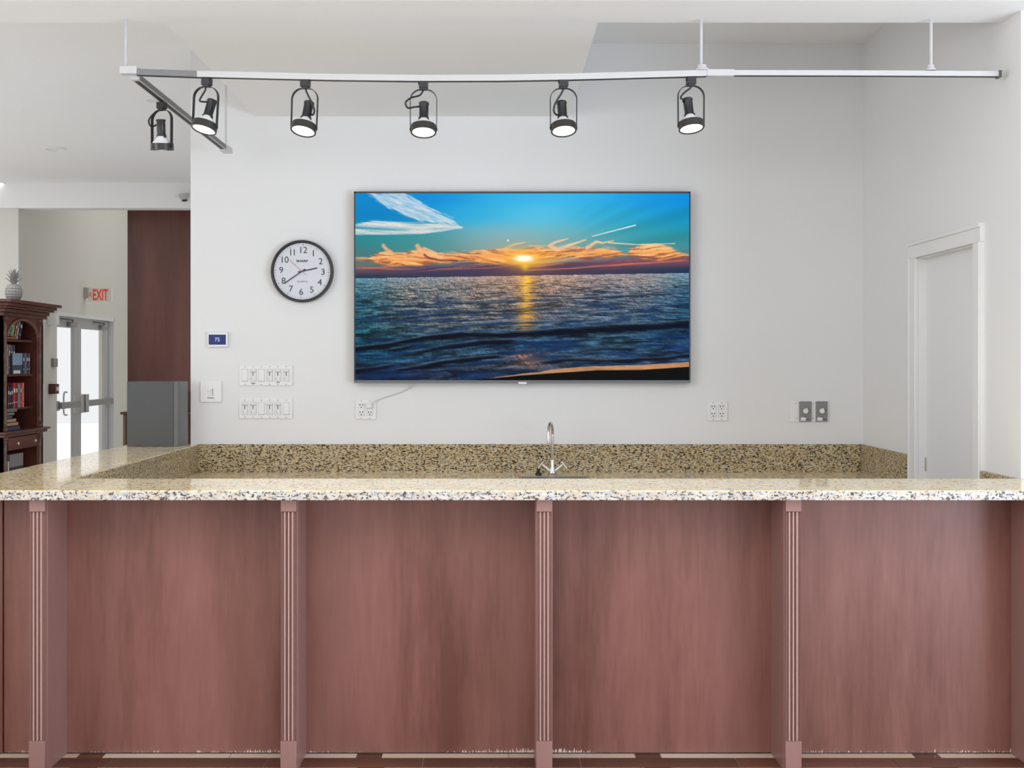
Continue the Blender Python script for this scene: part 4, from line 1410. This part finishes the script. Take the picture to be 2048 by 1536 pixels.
tag(obj('conduit', bm, M_far, None, smooth=True), 'thin painted conduit running down the lobby wall to the pull station', 'conduit')

# sideboard in front of the wood column, mostly hidden by the grey box
YS = 12.38
hx = X(243, YS)
hu = thing('wooden_hutch', 'brown wooden hutch edge showing behind the charcoal box', 'cabinet', (hx + 0.4, YS + 0.1, 0))
M_hut = wood('hutch_wood', (0.05, 0.022, 0.012), (0.085, 0.04, 0.022), (0.13, 0.065, 0.038), 0.4, 'Z', 2)
box('body', hx + 0.02, hx + 0.72, YS, YS + 0.21, 0, Z(829, YS), M_hut, hu)
box('top', hx - 0.01, hx + 0.75, YS - 0.02, YS + 0.21, Z(829, YS), Z(824, YS), M_hut, hu, bevel=0.006)
box('pilaster_strip', hx + 0.02, hx + 0.045, YS - 0.012, YS, 0, Z(831, YS), mat('hutch_strip', (0.22, 0.13, 0.08), 0.4), hu)
box('back_panel', hx + 0.055, hx + 0.69, YS + 0.17, YS + 0.21, Z(824, YS), Z(785, YS), M_hut, hu)

# ------------------------------------------------------------------ bookcase against the lobby side, front facing the bar
XF = -4.55
y0c, y1c = 10.64, 11.60          # outer faces


def zb_(u, v):
    return H + (VY - v) * (-XF) / (VX - u)


bc = thing('bookcase', 'dark cherry bookcase with arched opening, rope columns and a stepped cornice', 'bookcase', (XF - 0.2, (y0c + y1c) / 2, 0))
XBK = XF - 0.40
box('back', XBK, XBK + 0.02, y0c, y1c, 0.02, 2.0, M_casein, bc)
box('side', XBK, XF, y0c, y0c + 0.03, 0.0, 2.0, M_case, bc)
box('side', XBK, XF, y1c - 0.03, y1c, 0.0, 2.0, M_case, bc)
yi0, yi1 = 10.745, 11.445
for (yy0, yy1) in ((y0c, yi0), (yi1, y1c)):
    box('upright', XF - 0.04, XF, yy0, yy1, 0.0, 2.0, M_case, bc)
box('inner_cheek', XBK + 0.02, XF - 0.04, yi1, yi1 + 0.02, 0.05, 1.98, mat('cheek_red_wood', (0.13, 0.035, 0.025), 0.4, noise=0.2, nscale=12), bc)
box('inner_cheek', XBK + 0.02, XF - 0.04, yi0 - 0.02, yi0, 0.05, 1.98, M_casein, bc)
# arched frieze
zsp, zap = 1.80, 1.965
ym, ya = (yi0 + yi1) / 2, (yi1 - yi0) / 2
bm = bmesh.new()
arc = [(ym - ya * math.cos(PI * k / 16), zsp + (zap - zsp) * math.sin(PI * k / 16)) for k in range(17)]
prism(bm, arc + [(yi1, 2.02), (yi0, 2.02)], XF - 0.04, XF, 'X')
ar = obj('arched_frieze', bm, M_case, bc)
bm = bmesh.new()
tube(bm, [(XF + 0.004, a, c_) for a, c_ in arc], 0.014, 8)
obj('arch_moulding', bm, mat('moulding_wood', (0.20, 0.085, 0.06), 0.35), ar, smooth=True)
# cornice: stepped courses
for (zz0, zz1, pr) in ((1.985, 2.02, 0.03), (2.02, 2.055, 0.05), (2.055, 2.075, 0.085), (2.075, 2.105, 0.105), (2.105, 2.135, 0.14)):
    box('cornice_course', XBK, XF + pr, y0c - pr, y1c + pr, zz0, zz1, M_case, bc, bevel=0.006)
zs = [zb_(40, 679), zb_(40, 748), zb_(40, 815)]
for z_ in zs:
    box('shelf', XBK + 0.02, XF - 0.045, yi0, yi1, z_ - 0.022, z_, M_case, bc)
zl = 0.905
box('base_ledge', XBK, XF + 0.06, y0c - 0.05, y1c + 0.05, zl - 0.02, zl, M_case, bc, bevel=0.006)
box('base_ledge', XBK, XF + 0.035, y0c - 0.03, y1c + 0.03, zl - 0.05, zl - 0.02, M_case, bc, bevel=0.006)
dw = box('drawer', XF - 0.02, XF + 0.012, yi0 + 0.01, yi1 - 0.01, 0.725, 0.845, M_case, bc, bevel=0.004)
for yy in (yi0 + 0.16, yi1 - 0.13):
    bm = bmesh.new()
    lathe(bm, [(0.006, 0), (0.006, 0.012), (0.015, 0.022), (0.016, 0.030), (0.008, 0.038), (0, 0.039)], 16, Matrix.Translation((XF + 0.012, yy, 0.785)) @ Matrix.Rotation(PI / 2, 4, 'Y'))
    obj('knob', bm, M_brass, dw, smooth=True)
box('base_shelf', XBK + 0.02, XF, y0c, y1c, 0.06, 0.12, M_case, bc)
box('plinth', XBK, XF + 0.03, y0c - 0.02, y1c + 0.02, 0.0, 0.08, M_case, bc)
M_rope = mat('rope_column_wood', (0.16, 0.075, 0.06), 0.35)


def rope_column(yc, z0, z1):
    bm = bmesh.new()
    nz_, na = 70, 20
    rings = []
    for i in range(nz_ + 1):
        z_ = z0 + (z1 - z0) * i / nz_
        tw = 2 * PI * i / nz_ * 5.0
        rings.append([bm.verts.new((XF - 0.020 + (0.028 + 0.007 * math.cos(5 * 2 * PI * k / na - tw)) * math.cos(2 * PI * k / na),
                                    yc + (0.028 + 0.007 * math.cos(5 * 2 * PI * k / na - tw)) * math.sin(2 * PI * k / na), z_)) for k in range(na)])
    for a, c2 in zip(rings, rings[1:]):
        for k in range(na):
            bm.faces.new((a[k], a[(k + 1) % na], c2[(k + 1) % na], c2[k]))
    bm.faces.new(rings[0])
    bm.faces.new(rings[-1])
    o = obj('rope_column', bm, M_rope, bc, smooth=True)
    for zz, sg in ((z0, 1), (z1, -1)):
        bm = bmesh.new()
        lathe(bm, [(0.046, 0), (0.046, sg * 0.02), (0.036, sg * 0.03), (0.042, sg * 0.045), (0.030, sg * 0.06)], 20, Matrix.Translation((XF - 0.020, yc, zz - sg * 0.012)))
        obj('capital', bm, M_case, o, smooth=True)


for yc in (10.700, 11.522):
    rope_column(yc, 0.925, 1.965)
    rope_column(yc, 0.10, 0.84)

# books -------------------------------------------------------------
book_n = 0


def book(y, w, h, d, z0, col, label, group, lean=0.0, x_front=None, flat=False):
    """spine faces +X; upright book of thickness w (along Y), height h, depth d"""
    global book_n
    xf = (XF - 0.008) if x_front is None else x_front
    t = thing('book', label, 'book', (xf, y, z0), group)
    R_ = Matrix.Translation((0, y + w, z0)) @ Matrix.Rotation(math.radians(-lean), 4, 'X') @ Matrix.Translation((0, -y - w, -z0))
    c_m = mat('cover_%d_%d_%d' % col, lin(col), 0.5)
    c = 0.003
    if flat:
        bm = bmesh.new()
        bx(bm, xf - d, xf, y, y + h, z0, z0 + c)
        bx(bm, xf - d, xf, y, y + h, z0 + w - c, z0 + w)
        bx(bm, xf - c, xf, y, y + h, z0, z0 + w)
        obj('cover', bm, c_m, t)
        box('pages', xf - d + 0.004, xf - c, y + 0.003, y + h - 0.003, z0 + c, z0 + w - c, M_pages, t)
        return t
    bm = bmesh.new()
    bx(bm, xf - d, xf, y, y + c, z0, z0 + h)
    bx(bm, xf - d, xf, y + w - c, y + w, z0, z0 + h)
    bx(bm, xf - c, xf, y, y + w, z0, z0 + h)
    for v in bm.verts:
        v.co = R_ @ v.co
    obj('cover', bm, c_m, t)
    bm = bmesh.new()
    bx(bm, xf - d + 0.004, xf - c, y + c, y + w - c, z0 + 0.003, z0 + h - 0.004)
    for v in bm.verts:
        v.co = R_ @ v.co
    obj('pages', bm, M_pages, t)
    bm = bmesh.new()
    for (h0, h1) in ((0.20, 0.24), (0.62, 0.78)):
        bx(bm, xf - 0.001, xf + 0.0008, y + w * 0.2, y + w * 0.8, z0 + h * h0, z0 + h * h1)
    for v in bm.verts:
        v.co = R_ @ v.co
    bm.free()
    for (h0, h1) in ((0.20, 0.24), (0.62, 0.78)):
        bm = bmesh.new()
        bx(bm, xf - 0.001, xf + 0.0008, y + w * 0.2, y + w * 0.8, z0 + h * h0, z0 + h * h1)
        for v in bm.verts:
            v.co = R_ @ v.co
        obj('spine_print', bm, M_pages if sum(col) < 380 else M_ink2, t)
    return t


M_pages = mat('book_pages', (0.72, 0.68, 0.60), 0.7)
G1, G2, G3, G4, G5 = 'books leaning under the arch', 'books on the second shelf', 'red and dark books on the third shelf', 'books stacked flat above the drawer', 'matching volumes in the bottom bay'
z_ = zs[0] + 0.001
yl_ = 10.85
for i, (w_, h_, col, lab) in enumerate(((0.060, 0.165, (20, 130, 170), 'turquoise book leaning under the bookcase arch'), (0.032, 0.165, (60, 150, 165), 'pale teal book leaning second in the arched row'),
                             (0.035, 0.17, (196, 172, 60), 'yellow book leaning in the arched row'), (0.035, 0.175, (150, 110, 80), 'tan book leaning in the arched row'),
                             (0.030, 0.185, (190, 185, 190), 'pale grey book leaning in the arched row'), (0.055, 0.185, (28, 34, 74), 'navy book leaning last in the arched row'))):
    book(yl_, w_, h_, 0.15, z_ + (0.0205 if i < 3 else 0.0), col, lab, G1, lean=24, x_front=XF - 0.045)
    yl_ += w_ / math.cos(math.radians(24)) + 0.001 + (0.012 if i in (2, 3, 4) else 0)
book(10.82, 0.02, 0.165, 0.16, z_, (176, 84, 66), 'coral book lying flat under the leaning turquoise book', G1, flat=True)
z_ = zs[1] + 0.001
YO = 0.03
for y_, w_, h_, col, lab in ((10.755, 0.03, 0.25, (220, 222, 220), 'white book at the near end of the second shelf'), (10.79, 0.05, 0.28, (150, 146, 140), 'tall grey book on the second shelf'),
                             (10.845, 0.04, 0.28, (120, 112, 104), 'tall taupe book on the second shelf'), (10.89, 0.05, 0.275, (86, 92, 98), 'tall slate book on the second shelf'),
                             (10.945, 0.05, 0.275, (40, 52, 80), 'tall dark blue book on the second shelf')):
    book(y_ + YO, w_, h_, 0.17, z_, col, lab, G2, x_front=XF - 0.04)
fo = thing('picture_book', 'small book standing face out with a grey seascape cover', 'book', (XF - 0.02, 11.0, z_))
box('cover', XF - 0.032, XF - 0.015, 10.90, 11.135, z_, z_ + 0.20, mat('seascape_dark', (0.03, 0.05, 0.09), 0.5), fo)
box('cover_picture', XF - 0.016, XF - 0.014, 10.902, 11.133, z_ + 0.085, z_ + 0.198, mat('seascape_sky', (0.24, 0.32, 0.44), 0.5, noise=0.3, nscale=15), fo)
box('cover_band', XF - 0.016, XF - 0.0137, 10.925, 11.08, z_ + 0.004, z_ + 0.034, M_pages, fo)
for y_, w_, col, lab in ((11.10, 0.035, (52, 70, 96), 'blue paperback right of the face-out book'), (11.14, 0.04, (120, 128, 140), 'grey paperback near the far end of the second shelf'),
                         (11.185, 0.04, (58, 62, 90), 'indigo paperback near the far end of the second shelf'), (11.23, 0.035, (92, 98, 110), 'steel grey paperback last on the second shelf')):
    book(y_ + YO + 0.01, w_, 0.20, 0.13, z_, col, lab, G2, x_front=XF - 0.012)
z_ = zs[2] + 0.001
for y_, w_, h_, col, lab in ((10.755, 0.03, 0.21, (70, 66, 66), 'charcoal book at the near end of the third shelf'), (10.79, 0.035, 0.20, (30, 32, 44), 'black book on the third shelf'),
                             (10.83, 0.035, 0.21, (28, 40, 86), 'blue book beside the red ones'), (10.87, 0.06, 0.235, (196, 36, 44), 'thick bright red book on the third shelf'),
                             (10.935, 0.04, 0.235, (130, 30, 40), 'dark red book on the third shelf'), (10.98, 0.05, 0.23, (120, 150, 165), 'pale blue patterned book among the red books'),
                             (11.035, 0.035, 0.23, (210, 58, 52), 'scarlet book on the third shelf'), (11.075, 0.05, 0.235, (224, 112, 96), 'salmon book at the far end of the third shelf')):
    book(y_ + YO, w_, h_, 0.16, z_, col, lab, G3)
z_ = zl + 0.001
for w_, h_, col, lab in ((0.045, 0.30, (36, 66, 92), 'blue book at the bottom of the flat stack'), (0.035, 0.26, (190, 132, 80), 'orange-tan book second in the flat stack'),
                         (0.035, 0.21, (150, 140, 126), 'beige book in the middle of the flat stack'), (0.03, 0.12, (92, 74, 70), 'short brown book in the flat stack'),
                         (0.03, 0.17, (120, 116, 112), 'grey book near the top of the flat stack'), (0.04, 0.23, (110, 104, 100), 'wide grey book topping the flat stack')):
    book(10.76, w_ - 0.001, h_, 0.2, z_, col, lab, G4, flat=True)
    z_ += w_
for i in range(5):
    yv = 10.83 + 0.062 * i
    t = thing('volume', ('banded volume beside the tall white book', 'second banded volume from the tall white book', 'third banded volume from the tall white book', 'fourth banded volume from the tall white book', 'banded volume at the open end of the bottom row')[i], 'book', (XF - 0.06, yv, 0.121), G5)
    box('spine_top', XF - 0.17, XF - 0.01, yv, yv + 0.060, 0.56, 0.68, mat('volume_grey', (0.20, 0.19, 0.19), 0.5), t)
    box('spine_band', XF - 0.17, XF - 0.01, yv, yv + 0.060, 0.51, 0.56, mat('volume_black', (0.02, 0.02, 0.02), 0.5), t)
    box('spine_middle', XF - 0.17, XF - 0.01, yv, yv + 0.060, 0.41, 0.51, mat('volume_peach', (0.52, 0.30, 0.22), 0.5), t)
    box('spine_bottom', XF - 0.17, XF - 0.01, yv, yv + 0.060, 0.121, 0.41, mat('volume_slate', (0.06, 0.09, 0.14), 0.5), t)
book(10.785, 0.028, 0.50, 0.16, 0.121, (214, 208, 204), 'tall white book beside the banded volumes', G5)

# grey ceramic pineapple on the cornice
YPN = 10.95
pcx = X(27.5, YPN)
pz0 = 2.136
pn = thing('ceramic_pineapple', 'grey ceramic pineapple ornament standing on the bookcase cornice', 'ornament', (pcx, YPN, pz0))
bm = bmesh.new()
nr, na = 26, 36
rings = []
hb = 0.165
for i in range(nr + 1):
    th_ = PI * i / nr
    zr = pz0 + hb / 2 * (1 - math.cos(th_)) + 0.0
    r0 = 0.076 * (math.sin(th_) ** 0.62 if 0 < i < nr else 0.30)
    ring = []
    for k in range(na):
        a = 2 * PI * k / na
        bump = 0.006 * (math.cos(9 * a + th_ * 9) * math.cos(9 * a - th_ * 9))
        rr = max(0.02, r0 + bump * math.sin(th_))
        ring.append(bm.verts.new((pcx + rr * math.cos(a), YPN + rr * math.sin(a), zr)))
    rings.append(ring)
for a, c2 in zip(rings, rings[1:]):
    for k in range(na):
        bm.faces.new((a[k], a[(k + 1) % na], c2[(k + 1) % na], c2[k]))
bm.faces.new(rings[0])
bm.faces.new(rings[-1])
obj('fruit', bm, M_pine, pn, smooth=True)
for tier, (nl, ln, out_, zo) in enumerate(((8, 0.075, 0.070, 0.158), (7, 0.105, 0.060, 0.172), (6, 0.135, 0.042, 0.180), (3, 0.15, 0.015, 0.186))):
    for k in range(nl):
        a = 2 * PI * k / nl + tier * 0.4
        dx, dy = math.cos(a), math.sin(a)
        c0 = Vector((pcx, YPN, pz0 + zo))
        bm = bmesh.new()
        sec = []
        for i in range(6):
            t_ = i / 5
            ctr = c0 + Vector((dx, dy, 0)) * (0.012 + out_ * t_ ** 1.3) + Vector((0, 0, ln * (t_ - 0.18 * t_ * t_)))
            wd = 0.016 * math.sin(PI * (0.25 + 0.72 * t_)) + 0.001
            sd = Vector((-dy, dx, 0)) * wd
            nn = Vector((dx, dy, 0)) * 0.003
            sec.append([bm.verts.new(ctr - sd), bm.verts.new(ctr - nn), bm.verts.new(ctr + sd), bm.verts.new(ctr + nn)])
        for p, q in zip(sec, sec[1:]):
            for j in range(4):
                bm.faces.new((p[j], p[(j + 1) % 4], q[(j + 1) % 4], q[j]))
        bm.faces.new(sec[0])
        bm.faces.new(sec[-1])
        obj('leaf', bm, M_pine, pn)
